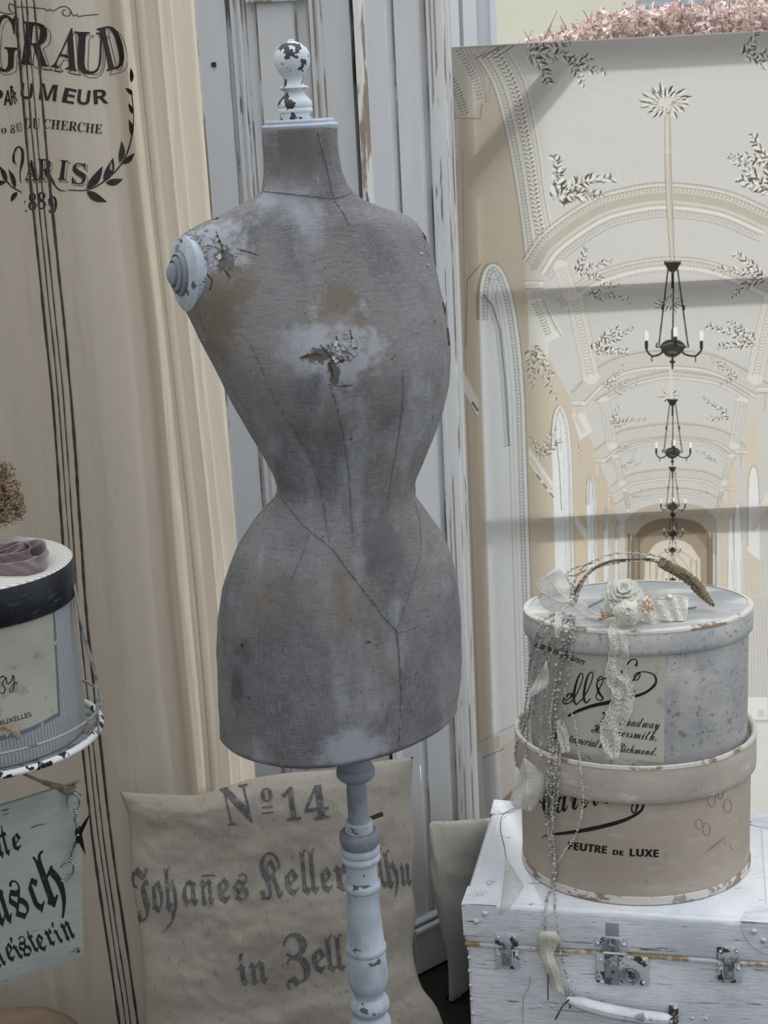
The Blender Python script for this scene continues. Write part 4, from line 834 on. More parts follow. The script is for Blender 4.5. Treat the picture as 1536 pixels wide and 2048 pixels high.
for colr, x, y, r, sc, lo, hi, am, stt in (((176, 180, 190), 684, 690, .040, 60, -.3, .3, .8, V), ((180, 186, 196), 418, 500, .040, 50, -.3, .3, .85, V), ((120, 111, 94), 455, 590, .034, 60, -.2, .4, .7, (1.2, 1, .7)), ((122, 112, 96), 684, 620, .030, 55, -.2, .4, .65, V), ((120, 111, 95), 430, 660, .028, 50, -.2, .4, .6, (1, 1, .6)),
    ((124, 115, 102), 660, 850, .030, 50, -.2, .4, .55, V), ((178, 186, 200), 600, 700, .03, 40, -.2, .5, .5, V), ((184, 192, 206), 700, 1500, .045, 36, -.2, .4, .75, (1, 1, 2)), ((178, 186, 198), 560, 400, .045, 34, -.2, .5, .55, (1, 1, 2)), ((104, 96, 92), 600, 300, .05, 30, -.2, .6, .6, V), ((78, 76, 78), 474, 1380, .022, 45, -.2, .4, .6, (2, 1, .7)),  # dark greys at lower left: shade of wrinkles painted into the colour
    ((82, 80, 80), 490, 1300, .016, 60, -.2, .4, .5, V), ((90, 92, 100), 770, 1090, .030, 34, -.2, .5, .6, (1, 1, .5)), ((128, 118, 104), 690, 1190, .04, 24, -.2, .6, .5, V), ((128, 118, 104), 540, 1200, .04, 24, -.2, .6, .45, V), ((72, 66, 56), 640, 712, .012, 120, -.1, .3, .8, (.6, 1, 1.4)), ((72, 66, 56), 668, 745, .010, 120, -.1, .3, .8, (1.4, 1, .5)), ((84, 74, 60), 450, 520, .016, 120, 0, .3, .7, V)):
    q = onbody(x, y, 0); add_spot(M_TORSO, colr, (q.x-AX, q.y-YM-.01, q.z), r, sc, lo, hi, am, stt)
# torn, curled patches of canvas on breast and shoulder, lifting from the body
def flakes(cx, cy, rx, ry, n, s0, s1):
    m = MB()
    for i in range(n):
        a = random.uniform(0, 2*math.pi); r = random.random()**.6; x, y = cx+rx*r*math.cos(a), cy+ry*r*math.sin(a); p = onbody(x, y, 0); p2 = onbody(x+3, y, 0); p3 = onbody(x, y-3, 0)
        if p is None or p2 is None or p3 is None: continue
        U = (p2-p).normalized(); Vv = (p3-p).normalized(); Nn = U.cross(Vv).normalized()
        if Nn.y > 0: Nn = -Nn
        s = random.uniform(s0, s1)*pxm; an = random.uniform(0, 6.28); u_ = U*math.cos(an)+Vv*math.sin(an); v_ = Vv*math.cos(an)-U*math.sin(an); L = []
        for j in range(6):
            row = []
            for k in range(5):
                t = j/5; q = (k/4-.5)*(1-.55*t)*(1+.3*math.sin(k*2.2+i)); lift = (t**1.6)*.55; w_ = p+u_*s*(t*.9)*(1-.3*lift)+v_*s*q*.8+Nn*(s*lift*.55+.0002); row.append(tuple(w_))
            L.append(row)
        m.grid(L)
    return m
build('torn_canvas', flakes(684, 700, 30, 26, 26, 6, 16), M_FLAKE, torso, thick=.0006)
build('torn_canvas', flakes(412, 500, 26, 42, 34, 6, 15), M_FLAKE, torso, thick=.0006)
build('torn_canvas', flakes(378, 474, 24, 12, 22, 7, 15), M_FLAKE, torso, thick=.0006)
build('torn_canvas', flakes(850, 500, 10, 34, 10, 4, 9), M_FLAKE, torso, thick=.0005)
# open tears
M_TEAR = mat('torn_backing', (92, 78, 60), [((58, 50, 42), 200, .45, .55, V, .9)], rough=.95, bump=.8, bscale=500)
def tears(paths, name='tear'):
    I = Ink(TB, .0005)
    for pts, w_ in paths: I.stroke(pts, w_, 6, jit=.7)
    I.build(name, M_TEAR, torso)
tears([([(600, 715), (615, 712), (632, 708), (645, 712)], [2, 7, 4, 2]), ([(640, 690), (655, 706), (668, 718), (685, 722), (696, 712)], [2, 4, 8, 5, 2]), ([(658, 724), (662, 740), (668, 760)], [6, 5, 1]), ([(700, 660), (704, 678), (712, 695), (704, 706), (690, 704)], [2, 3, 5, 4, 1]), ([(672, 672), (676, 684)], [2, 3]), ([(655, 768), (680, 772), (705, 770)], [1, 2, 1])])
tears([([(432, 462), (438, 480), (446, 500), (440, 512), (452, 520)], [2, 4, 3, 5, 1]), ([(446, 536), (455, 548), (462, 556)], [2, 5, 1]), ([(414, 548), (424, 562), (420, 580)], [2, 4, 2]), ([(474, 498), (500, 505), (520, 512)], [1, 2, 1]), ([(352, 486), (362, 470), (378, 462), (398, 470)], [4, 5, 4, 2]), ([(425, 440), (438, 436)], [1, 3])])
tears([([(838, 452), (852, 480), (866, 512)], [2, 4, 2]), ([(886, 605), (893, 640), (898, 690)], [2, 4, 3])])
# arm plate: a turned disc closing the armhole
pc = onbody(384, 548, 0)
nd = Vector((-.885, -.46, .06)).normalized(); pr_ = onbody(409, 548, 0); cdisc = Vector(atY(378, 547, pr_.y+.885*66*pxm-.004))+nd*.004
uu = nd.cross(Vector((0, 0, 1))).normalized(); vv = uu.cross(nd)
sc_ = pxm*1.0
def disc(prof, name, m):
    def fn(x, y, z): return tuple(cdisc+uu*x+vv*y+nd*z)
    return build(name, MB().lathe(prof, 0, 0, 56, fn=fn), m, form)
R0 = 67*sc_
ap = disc([(R0*.97, -.012), (R0, -.004), (R0, .001), (R0*.95, .003), (R0*.62, .007), (R0*.58, .006)], 'arm_plate', M_STANDP)
disc([(R0*.58, .004), (R0*.57, .010), (R0*.52, .012), (R0*.49, .009), (R0*.47, .009), (R0*.45, .014), (R0*.36, .016), (R0*.33, .012), (R0*.31, .012), (R0*.29, .018), (R0*.18, .021), (R0*.03, .022)], 'arm_boss', M_STANDG)
# neck plate and finial
tilt = -.016
def lat(prof, cx, cy, name, m, n=48, par=None, ax=1, ay=1, rot=0): return build(name, MB().lathe(prof, cx, cy, n, ax, ay, rot=rot), m, par or form)
nx0 = (sil(zt_n)[0]+sil(zt_n)[1])/2
def zz(y, x=600): return float(atY(x, y, YM)[2])
k_ = float(np.linalg.norm(atY(601, 150, YM)-atY(600, 150, YM)))
npl = lat([(74*k_, zt_n-.003), (78*k_, zt_n-.0005), (78.5*k_, zt_n+.003), (75*k_, zt_n+.0045), (71*k_, zt_n+.005), (71*k_, zt_n+.008), (68*k_, zt_n+.0095), (30*k_, zt_n+.010)], nx0, YM+.001, 'neck_plate', M_STANDP, 64, ax=1, ay=.92)
zb_ = zt_n+.009; ztop = zz(83, 588); zf = lambda y: zb_+(ztop-zb_)*(247-y)/(247-83)
prof = [(31, 247), (31, 231), (34, 230), (35, 226), (34, 223), (32, 221), (34, 219), (35, 214), (33, 207), (27, 200), (22, 194), (20, 190), (21, 186), (27, 182), (30, 179), (29, 177), (22, 174), (19, 170), (18.5, 163), (22, 155), (28, 147), (33, 138), (36, 127), (36.5, 118), (35, 107), (30, 97), (22, 89), (12, 84), (7, 82.5), (6, 79), (3, 78), (.5, 78)]
fin = lat([(r*k_, zf(y)) for r, y in prof], nx0-.004, YM, 'finial', M_CHIPPY, 56)
# stand
Yst = YM+.01; AXp = [(712, 1530), (745, 2045)]
def zst(y):
    x = 712+(y-1545)*33/500; return float(atY(x, y, Yst)[2])
ks = lambda y: float(np.linalg.norm(atY(741, y, Yst)-atY(740, y, Yst)))
def turned(name, prof, m, n=52): return build(name, MB().lathe([(r*ks(y), zst(y)) for r, y in prof], AX, Yst, n), m, form)
turned('pole', [(19.5, 1500), (20, 1560), (20.5, 1650), (20.5, 1700)], M_STANDG)
turned('mounting_cup', [(24, 1488), (29, 1500), (31, 1520), (32, 1532), (37, 1535), (39, 1541), (38.5, 1549), (33, 1555), (24, 1558), (19, 1559)], M_STANDG)
turned('collar', [(21, 1641), (26, 1641), (28, 1643), (28, 1690), (24, 1692)], M_STANDP)
turned('clamp_ring', [(29, 1660), (34, 1659), (39, 1664), (40.5, 1673), (39, 1683), (35, 1690), (29, 1690)], M_STANDG)
turned('column', [(30, 1689), (38, 1692), (40, 1697), (39, 1703), (36, 1706), (37, 1708), (40, 1711), (40.5, 1715), (38, 1719), (32, 1721), (31, 1724), (31, 1760), (32, 1762), (36.5, 1765), (37.5, 1770), (36, 1775), (33, 1777), (33, 1780), (31.5, 1783), (33, 1810), (35, 1850), (37, 1884), (39.5, 1888), (41, 1892), (40, 1898), (38, 1900), (38.5, 1904), (39.5, 1930), (40.5, 1950), (39, 1963), (35, 1973), (31, 1979), (31, 1982), (29, 1984), (29, 1989), (34, 1993), (39, 1999), (41, 2007), (39, 2014), (33, 2020), (30, 2023), (30, 2027), (34, 2030), (39, 2036), (41, 2044), (40, 2060), (36, 2075), (30, 2085), (30, 2100), (34, 2120), (36, 2180), (28, 2240), (24, 2250)], M_STANDP)
zb2 = zst(2240)
build('base_block', MB().lathe([(.02, zb2-.06), (.034, zb2-.05), (.036, zb2-.01), (.024, zb2+.012)], AX, Yst, 40), M_STANDP, form)
for a in (1.57, 3.66, 5.76):
    q = cr([(AX, Yst, zb2-.03), (AX+.08*math.cos(a), Yst+.08*math.sin(a), zb2-.045), (AX+.15*math.cos(a), Yst+.15*math.sin(a), .05), (AX+.2*math.cos(a), Yst+.2*math.sin(a), .013)], 8)
    build('leg', MB().tube(q, [.016]*12+[.012]*(len(q)-12), 10), M_STANDP, form)
e = atY(764, 1628, Yst+.03); s0 = Vector((AX+.006, Yst+.014, zst(1650)-.002))
build('thumb_screw', MB().tube([s0, s0.lerp(Vector(e), .5), Vector(e)], [.0025, .003, .0034], 8), M_DARK, form)

# ================================================================== cushions against the door
def cushion(name, T, Bt, L, R_, Y0, lean, puff, n=70, wr=1.0, seed=0, mt=None, label='', cat='cushion', edge=.0, fl=None, yf=None):
    T, Bt, L, R_ = [np.array(cr(q, 16)) for q in (T, Bt, L, R_)]
    def at(C_, t):
        i = t*(len(C_)-1); a = int(min(i, len(C_)-2)); return C_[a]*(1-(i-a))+C_[a+1]*(i-a)
    fr = []; bk = []
    for i in range(n+1):
        v = i/n; r1 = []; r2 = []
        for j in range(n+1):
            u = j/n
            p = (1-v)*at(T, u)+v*at(Bt, u)+(1-u)*at(L, v)+u*at(R_, v)-((1-u)*(1-v)*T[0]+u*(1-v)*T[-1]+(1-u)*v*Bt[0]+u*v*Bt[-1])
            e = (16*u*(1-u)*v*(1-v))**.45; Y = Y0-lean*v+(yf(p[0]) if yf else 0)
            w_ = wr*e**.5*(.009*mnoise.noise(Vector((u*3+seed, v*5, 1)))+.006*mnoise.noise(Vector((u*8+v*3, v*11+seed, 2)))+.0022*mnoise.noise(Vector((u*26, v*30+seed, 2))))
            if fl: w_ += fl(u, v)*e
            q = atY(p[0], p[1], Y-puff*e+w_); zm = max(float(q[2]), .004); r1.append((float(q[0]), float(q[1]), zm)); q2 = atY(p[0], p[1], Y); r2.append((float(q2[0]), float(q2[1])+puff*e*.8, max(float(q2[2]), .004)))
        fr.append(r1); bk.append(r2)
    m = MB().grid(fr); bv = m.bvh(); m2 = MB(); m2.v, m2.f, m2.mi = list(m.v), list(m.f), list(m.mi); m2.grid(bk)
    b = fr[n]; cx_ = (b[0][0]+b[-1][0])/2; th = thing(name, label, cat, (cx_, Y0-lean, min(p[2] for p in b)))
    bm_ = bmesh.new()
    o = build('cover', m2, mt, th, smooth='all'); bm_.from_mesh(o.data); bmesh.ops.remove_doubles(bm_, verts=bm_.verts, dist=.0004); bmesh.ops.recalc_face_normals(bm_, faces=bm_.faces); bm_.to_mesh(o.data); bm_.free()
    return th, bv
sack, SB = cushion('grain_sack_cushion', [(240, 1584), (310, 1588), (390, 1590), (440, 1578), (500, 1558), (580, 1545), (680, 1538), (760, 1522), (826, 1514)], [(292, 2190), (450, 2200), (650, 2190), (800, 2160), (905, 2110)],
    [(240, 1584), (258, 1640), (262, 1740), (278, 1850), (286, 1950), (290, 2060), (292, 2190)], [(826, 1514), (822, 1590), (828, 1680), (824, 1760), (832, 1830), (826, 1900), (842, 1970), (876, 2020), (905, 2110)], 2.15, .05, .045, n=110, mt=M_CUSH,
    label='large greige linen cushion stamped with old German lettering behind the stand', fl=lambda u, v: .004*math.sin(v*34+u*7)*math.exp(-((v-.78)/.14)**2)+.010*math.exp(-((u-.15)/.18)**2-((v-.2)/.1)**2)-.010*math.exp(-((u-.45)/.3)**2-((v-.09+.05*u)/.04)**2))
I = Ink(SB, .0012)
I.text('N', 'serif', 455, 1652, 512, 1642, 76, -.05); I.text('o', 'serif', 523, 1603, 546, 1601, 26); I.seg((524, 1615), (546, 1613), 3); I.seg((525, 1626), (547, 1624), 3)
I.build('stamped_lettering', M_CUSHINK, sack); I = Ink(SB, .0012); I.text('1', 'serif', 571, 1642, 602, 1638, 66); I.text('4', 'serif', 612, 1642, 660, 1636, 68)
I.build('stamped_lettering', M_CUSHINK, sack); I = Ink(SB, .0012)
for tx, a, b, c, d, h in (('Joh', 266, 1826, 356, 1820, 92), ('a', 366, 1812, 398, 1810, 52), ('n', 402, 1810, 430, 1808, 52), ('e', 438, 1806, 462, 1804, 50), ('s', 470, 1804, 500, 1800, 56), ('K', 522, 1798, 568, 1792, 92), ('e', 574, 1792, 600, 1789, 54), ('ll', 606, 1790, 640, 1787, 92), ('e', 646, 1786, 668, 1783, 52), ('r', 672, 1783, 700, 1779, 54), ('l', 762, 1776, 776, 1774, 80), ('h', 776, 1776, 800, 1772, 76), ('u', 802, 1772, 824, 1770, 46)):
    I.text(tx, 'frak', a, b, c, d, h)
I.stroke([(404, 1752), (418, 1750), (432, 1751)], 3); I.stroke([(346, 1818), (345, 1840), (332, 1858), (324, 1866)], [6, 4, 2, 1])
I.build('stamped_lettering', M_CUSHINK, sack); I = Ink(SB, .0012)
I.text('in', 'frak', 478, 1972, 538, 1964, 66); I.text('Z', 'frak', 572, 1956, 622, 1950, 88); I.text('e', 'frak', 628, 1946, 654, 1943, 50); I.text('ll', 'frak', 656, 1944, 694, 1940, 74)
I.build('stamped_lettering', M_CUSHINK, sack)
c2, _ = cushion('linen_cushion', [(858, 1648), (868, 1642), (900, 1642), (950, 1638), (1010, 1634), (1080, 1632)], [(900, 2200), (1000, 2200), (1100, 2200)], [(858, 1648), (860, 1700), (862, 1760), (880, 1850), (895, 1920), (898, 2000), (900, 2200)], [(1080, 1632), (1088, 1800), (1092, 2000), (1100, 2200)], 2.21, .0, .042, n=60, mt=M_CUSH2, seed=5, yf=lambda px: max(0, (px-858))/130*.205,
    label='plain ivory linen cushion standing between the door and the white suitcase')
c3, _ = cushion('brown_cushion', [(-150, 2040), (-40, 2024), (60, 2012), (110, 2020), (150, 2042), (160, 2060)], [(-150, 2300), (0, 2300), (165, 2290)], [(-150, 2040), (-155, 2150), (-150, 2300)], [(160, 2060), (170, 2150), (165, 2290)], 2.1, .02, .04, n=24, mt=M_CUSH3, seed=3,
    label='brown cloth bundle on the floor below the hanging sign, mostly out of view', cat='cushion')

# ================================================================== white suitcase
ZS = .32; A0 = atZ(925, 1808, ZS); th_ = math.radians(-12.8); ex = Vector((math.cos(th_), math.sin(th_), 0)); ey = Vector((-math.sin(th_), math.cos(th_), 0)); O_ = Vector(A0)
SW = float((Vector(atZ(1556, 1852, ZS))-O_).dot(ex)); SD = .35
def cs_(x, y, z): return tuple(O_+ex*x+ey*y+Vector((0, 0, z-ZS)))
def fpos(px, py, dep=0.0):
    """point of the front face under the mark: local x and height"""
    d = Vector(ray(px, py)); o = Vector(CAMP); t = ((O_+ey*dep)-o).dot(ey)/d.dot(ey); q = o+d*t; return (q-O_).dot(ex), q.z
zseam = fpos(930, 1886)[1]
case = thing('suitcase', 'white distressed suitcase with painted metal locks, two hat boxes on its lid', 'suitcase', cs_(SW/2, SD/2, 0))
case.location.z = 0
b = MB().box(.004, SW-.004, .004, SD-.004, 0.0, zseam-.001, fn=cs_, bev=.006, seg=3); build('body', b, M_CASE, case)
b = MB().box(0, SW, 0, SD, zseam, ZS, fn=cs_, bev=.007, seg=3); LIDB = b.bvh(); o = build('lid', b, [M_CASE, M_CASETOP], case)
for p_ in o.data.polygons:
    if p_.normal.z > .9: p_.material_index = 1
b = MB().box(.001, SW-.001, -.0012, SD+.001, zseam-.0045, zseam+.001, fn=cs_, bev=.001); build('seam_strip', b, M_CASESEAM, case)
b = MB()
for (x0, x1, y0, y1) in ((.012, SW-.012, .010, .013), (.012, .015, .01, SD-.01), (.012, SW-.012, SD-.013, SD-.010), (SW-.015, SW-.012, .01, SD-.01)): b.box(x0, x1, y0, y1, ZS-.001, ZS+.0012, fn=cs_, bev=.0005)
build('lid_beading', b, M_CASETOP, case)
def rivet(x, z, r=.0035, d=0.0, par=None): 
    def fn(a, b_, c): return cs_(x+a, d-c, z+b_)
    return build('rivet', MB().lathe([(r, -.001), (r, .0008), (r*.8, .002), (r*.4, .0027), (.0001, .003)], 0, 0, 12, fn=fn), M_RIVET, par or case)
def corner(x, sgn, y=0.0, sy=1):
    R0_ = .052; m = MB(); n = 14
    for face in range(3):
        v = []
        for k in range(n+1):
            a = math.pi/2*k/n; ca, sa = R0_*math.cos(a), R0_*math.sin(a)
            if face == 0: q0, q1 = (x+sgn*ca, y-sy*.0015, ZS-min(sa, ZS-zseam-.002)), (x+sgn*ca, y-sy*.0002, ZS-min(sa, ZS-zseam-.002))
            elif face == 1: q0, q1 = (x+sgn*ca, y+sy*sa, ZS+.0015), (x+sgn*ca, y+sy*sa, ZS+.0002)
            else: q0, q1 = (x-sgn*.0015, y+sy*ca, ZS-min(sa, ZS-zseam-.002)), (x-sgn*.0002, y+sy*ca, ZS-min(sa, ZS-zseam-.002))
            v += [cs_(*q0), cs_(*q1)]
        c0 = {0: (x-sgn*.0015, y-sy*.0015, ZS+.0015), 1: (x-sgn*.0015, y-sy*.0015, ZS+.0015), 2: (x-sgn*.0015, y-sy*.0015, ZS+.0015)}[face]
        v.append(cs_(*c0)); f = [(2*k, 2*k+1, 2*k+3, 2*k+2) for k in range(n)]+[(2*k, 2*k+2, 2*n+2) for k in range(n)]; m.add(v, f)
    o = build('corner_cap', m, M_CASE, case, smooth=False)
    if sy > 0:
        for a in (22, 50): rivet(x+sgn*.040*math.cos(math.radians(a+10)), ZS-.036*math.sin(math.radians(a)), .0045, -.0015, o)
    return o
corner(0, 1); corner(SW, -1); corner(0, 1, SD, -1); corner(SW, -1, SD, -1)
for (x, y) in ((1016, 1728), (997, 1752)):
    q = atZ(960+ (x-997), y+40, ZS); lx = (Vector(q)-O_).dot(ex); ly = (Vector(q)-O_).dot(ey)
    build('rivet', MB().lathe([(.004, 0), (.004, .002), (.002, .0035), (.0001, .004)], 0, 0, 12, fn=lambda a, b_, c: cs_(lx+a, ly+b_, ZS+.0012+c)), M_RIVET, case)
def fbox(m, x0, y0, x1, y1, d0, d1, bev=.0008):
    a, b_ = fpos(x0, y0), fpos(x1, y1); m.box(min(a[0], b_[0]), max(a[0], b_[0]), -d1, -d0, min(a[1], b_[1]), max(a[1], b_[1]), fn=cs_, bev=bev); return m
def latch(cx, cy):
    up = MB(); fbox(up, cx-24, cy-39, cx+22, cy-12, 0, .0022); o = build('latch', up, M_HW, case)
    lo = MB(); fbox(lo, cx-22, cy-8, cx+25, cy+34, 0, .002, .0009); build('latch_plate', lo, M_HW, o)
    hs = MB(); fbox(hs, cx-10, cy-18, cx+10, cy+24, .002, .007, .0018); fbox(hs, cx-8, cy-6, cx+7, cy+16, .007, .0082, .0006); fbox(hs, cx-12, cy-22, cx+12, cy-13, .002, .006, .0018); build('hasp', hs, M_STEEL, o)
    a = fpos(cx, cy); lp_ = []
    for k in range(17):
        t = math.pi*k/16; lp_.append(cs_(a[0]+.0085*math.cos(t), -.004, a[1]-.012-.010*math.sin(t)))
    lp_ = [cs_(a[0]+.0085, -.004, a[1]+.006)]+lp_+[cs_(a[0]-.0085, -.004, a[1]+.006)]; build('wire_loop', MB().tube(lp_, .0014, 7), M_RIVET, o)
    for dx, dy in ((-17, -31), (15, -31), (-16, 3), (19, 4)): q = fpos(cx+dx, cy+dy); rivet(q[0], q[1], .0026, -.002, o)
latch(1014, 1904); latch(1458, 1932)
lk = MB(); fbox(lk, 1192, 1906, 1297, 1971, 0, .0028, .0016); lk_o = build('lock_plate', lk, M_HW, case)
def fl_(cx, cy, prof, name, m, par, n=28):
    a = fpos(cx, cy); k = float((Vector(cs_(*[fpos(cx+10, cy)[0], 0, 0]))-Vector(cs_(a[0], 0, 0))).length/10)
    return build(name, MB().lathe([(r*k, d) for r, d in prof], 0, 0, n, fn=lambda x, y, z: cs_(a[0]+x, -z, a[1]+y)), m, par)
kc = fl_(1260, 1948, [(21, .002), (21, .0045), (19, .0055), (17, .0045), (15, .0042), (14, .0058), (12, .006), (11, .004), (.1, .004)], 'key_cylinder', M_STEEL, lk_o)
fl_(1260, 1943, [(3.4, .003), (3.4, .0046), (.1, .0047)], 'keyhole', M_DARK, lk_o, 14); kh = MB(); fbox(kh, 1258.6, 1944, 1261.6, 1953, .003, .0047, .0002); build('keyhole', kh, M_DARK, lk_o)
for q in ((1202, 1917), (1288, 1917), (1204, 1962), (1287, 1963)): a = fpos(*q); rivet(a[0], a[1], .0028, -.0028, lk_o)
hp = MB(); fbox(hp, 1189, 1873, 1256, 1897, 0, .0018, .0009); hp_o = build('hasp_plate', hp, M_HW, case)
for q in ((1196, 1885), (1248, 1888)): a = fpos(*q); rivet(a[0], a[1], .003, -.0018, hp_o)
st_ = MB(); fbox(st_, 1206, 1874, 1239, 1902, .0015, .0050, .001); build('steel_strap', st_, M_STEEL, hp_o); st_ = MB(); fbox(st_, 1209, 1906, 1239, 1968, .0026, .0042, .001); build('steel_strap', st_, M_STEEL, lk_o)
st_ = MB(); fbox(st_, 1211, 1845, 1238, 1873, 0, .0006, .0001)  # flat grey patch just above the hasp plate
build('grey_mark', st_, mat('flat_grey', (150, 152, 162), rough=.7), case)
a = fpos(1207, 1902); b_ = fpos(1240, 1904); build('hinge_pin', MB().tube([cs_(a[0], -.004, a[1]), cs_(b_[0], -.004, a[1])], .0022, 8), M_RIVET, hp_o)
for q in ((937, 1897), (938, 1915), (939, 1941), (941, 1970), (943, 1998), (945, 2026), (947, 2052), (1078, 2012), (1105, 2012), (1384, 2036), (1412, 2037), (1052, 1920)): a = fpos(*q, .004); rivet(a[0], a[1], .0028, .004)
# carrying handle hung from two rings
ha, hb = fpos(1142, 1996), fpos(1347, 2036)
for q, nm in ((ha, 'handle_ring'), (hb, 'handle_ring')):
    build(nm, MB().tube([cs_(q[0]+.001*math.sin(t), -.008-.008*math.cos(t), q[1]+.002+.013*math.sin(t)) for t in [2*math.pi*k/24 for k in range(24)]], .0017, 7, closed=True), M_STEEL, case)
    build('ring_bracket', MB().box(q[0]-.007, q[0]+.007, -.003, .004, q[1]+.004, q[1]+.020, fn=cs_, bev=.0018), M_HW, case)
hpts = []; hr = []
for k in range(33):
    t = k/32; bow = math.sin(math.pi*t); hpts.append(cs_(ha[0]-.004+(hb[0]-ha[0]+.008)*t, -.015-.009*bow, ha[1]+.007+(hb[1]-ha[1])*t-.001*bow)); hr.append(.0045+.0062*min(1, 3*bow)*(.75+.25*bow))
hd = build('handle', MB().tube(hpts, hr, 18), M_HANDLE, case)
for s_ in (.35, .8):
    b = MB()
    for k in range(56):
        t0 = .04+.92*k/56; i0 = t0*32; i = int(i0); p = Vector(hpts[i]).lerp(Vector(hpts[min(i+1, 32)]), i0-i); q0 = (t0+.009)*32; i1 = int(min(q0, 31)); p2 = Vector(hpts[i1]).lerp(Vector(hpts[i1+1]), min(q0-i1, 1)); r = hr[i]*1.0
        o2 = -ey*r*math.cos(s_-.35)*.98+Vector((0, 0, 1))*r*(.30 if s_ < .5 else -.25); b.tube([p+o2*1.0, p2+o2*1.0], .0007, 5)
    build('stitching', b, M_STEEL, hd)
# frayed knot on the right ring
b = MB(); c = Vector(cs_(hb[0], -.018, hb[1]+.006))
for k in range(16):
    a = random.uniform(0, 6.28); e_ = random.uniform(0, 6.28); r = .008; q = [c+Vector((math.cos(a+j*1.1)*math.cos(e_), math.sin(e_)*.5, math.sin(a+j*1.1)))*r*(.6+.3*j) for j in range(4)]; b.tube(cr(q, 5), .0007, 4)
build('frayed_knot', b, M_STEM, case)

# ================================================================== the two round hat boxes
def oval(name, prof, c, ax, ay, rot, m, par, n=120, warp=0.0, cap=True):
    P = []
    for r, z in prof:
        row = []
        for k in range(n):
            t = 2*math.pi*k/n; s = 1+warp*mnoise.noise(Vector((math.cos(t)*2, math.sin(t)*2, z*6))); x = (ax+r)*math.cos(t)*s; y = (ay+r)*math.sin(t)*s
            row.append((c[0]+x*math.cos(rot)-y*math.sin(rot), c[1]+x*math.sin(rot)+y*math.cos(rot), z+warp*.12*mnoise.noise(Vector((math.cos(t)*3, math.sin(t)*3, 7)))*(1 if z > prof[0][1]+.01 else 0)))
        P.append(row)
    mb = MB().grid(P, closev=True)
    if cap:
        mb.f.append(tuple(range(n))); mb.f.append(tuple(len(mb.v)-n+k for k in reversed(range(n)))); mb.mi += [0, 0]
    return build(name, mb, m, par, smooth=True), mb
LC = (.3715, 2.160); LA, LB = .178, .150; LR = -.12
lower = thing('hat_box', 'taupe round hat box with black script lettering, lower of the two on the white suitcase', 'hat box', (LC[0], LC[1], ZS+.002), 'hat boxes stacked on the suitcase')
zb0 = ZS+.0022
_, lowb = oval('body', [(-.012, zb0), (-.004, zb0), (-.001, zb0+.002), (0, zb0+.006), (0, .50), (-.004, .53)], LC, LA, LB, LR, M_BOXL, lower)
LTOP = .548
_, lowl = oval('lid', [(.004, .492), (.006, .490), (.0075, .492), (.008, .50), (.008, LTOP-.004), (.0065, LTOP), (.003, LTOP+.001), (0, LTOP-.002), (-.002, LTOP-.012), (-.010, LTOP-.014), (-.12, LTOP-.014)], LC, LA, LB, LR, M_BOXLL, lower, warp=.012)
_, mm = oval('bottom_rim', [(.0003, zb0+.001), (.0016, zb0), (.002, zb0+.003), (.0016, zb0+.012), (.0004, zb0+.013)], LC, LA, LB, LR, M_RIM, lower, cap=False)
oval('lid_edge', [(.007, LTOP-.004), (.0088, LTOP-.003), (.008, LTOP+.0015), (.004, LTOP+.002), (.001, LTOP), (.001, LTOP-.003)], LC, LA, LB, LR, M_RIM, lower, warp=.012, cap=False)
BL = lowb.bvh(); I = Ink(BL, .0006)
I.text('Carltony', 'script', 1082, 1632, 1290, 1592, 62, .05, ref='C')
I.stroke([(1288, 1592), (1284, 1618), (1262, 1634), (1230, 1646), (1180, 1658), (1130, 1666), (1098, 1669), (1084, 1675)], [3, 5, 6, 8, 8, 6, 3, 1])
for tx, a, b_, c, d, h in (('FEUTRE', 1135, 1698, 1212, 1707, 15), ('DE', 1225, 1709, 1246, 1711, 10), ('LUXE', 1259, 1712, 1316, 1714, 15)):
    I.text(tx, 'sansb', a, b_, c, d, h); I.text(tx, 'sansb', a+1.2, b_, c+1.2, d, h)
I.build('lettering', M_BLACKINK, lower)
I = Ink(BL, .0005)
for cx, cy, rx, ry in ((1423, 1597, 8, 16), (1441, 1588, 5, 10), (1398, 1648, 7, 10), (1413, 1659, 7, 13), (1455, 1612, 8, 13), (1340, 1580, 6, 8)):
    I.stroke([(cx+rx*math.cos(t), cy+ry*math.sin(t)) for t in np.linspace(0, 6.28, 14)], 1.1, 3)
I.stroke([(1410, 1705), (1430, 1690), (1450, 1674)], [1, 3, 1]); I.stroke([(1458, 1690), (1466, 1700)], 1)
I.build('scuff_marks', mat('scuff', (140, 130, 120), rough=.8), lower)
# upper box: settled slightly askew inside the rim of the lower lid
UC = (.375, 2.142); UA, UB = .1655, .112; UR = -.05; UZ0 = LTOP-.012; UT = .7515
upper = thing('hat_box', 'whitewashed marbled oval hat box with an aged script label, upper of the two', 'hat box', (UC[0], UC[1], UZ0), 'hat boxes stacked on the suitcase')
_, upb = oval('body', [(-.01, UZ0), (-.002, UZ0), (0, UZ0+.004), (0, UT-.02)], UC, UA, UB, UR, M_BOXU, upper, warp=.006)
_, upl = oval('lid', [(.003, UT-.036), (.0045, UT-.038), (.006, UT-.036), (.0065, UT-.03), (.0065, UT-.004), (.004, UT-.001), (0, UT), (-.01, UT-.001)], UC, UA, UB, UR, M_BOXU, upper, warp=.006)
oval('lid_top', [(.0005, UT-.0005), (-.004, UT+.0004), (-.02, UT), (-.05, UT-.0008), (-.10, UT-.001)], UC, UA, UB, UR, M_BOXUT, upper, warp=.006)
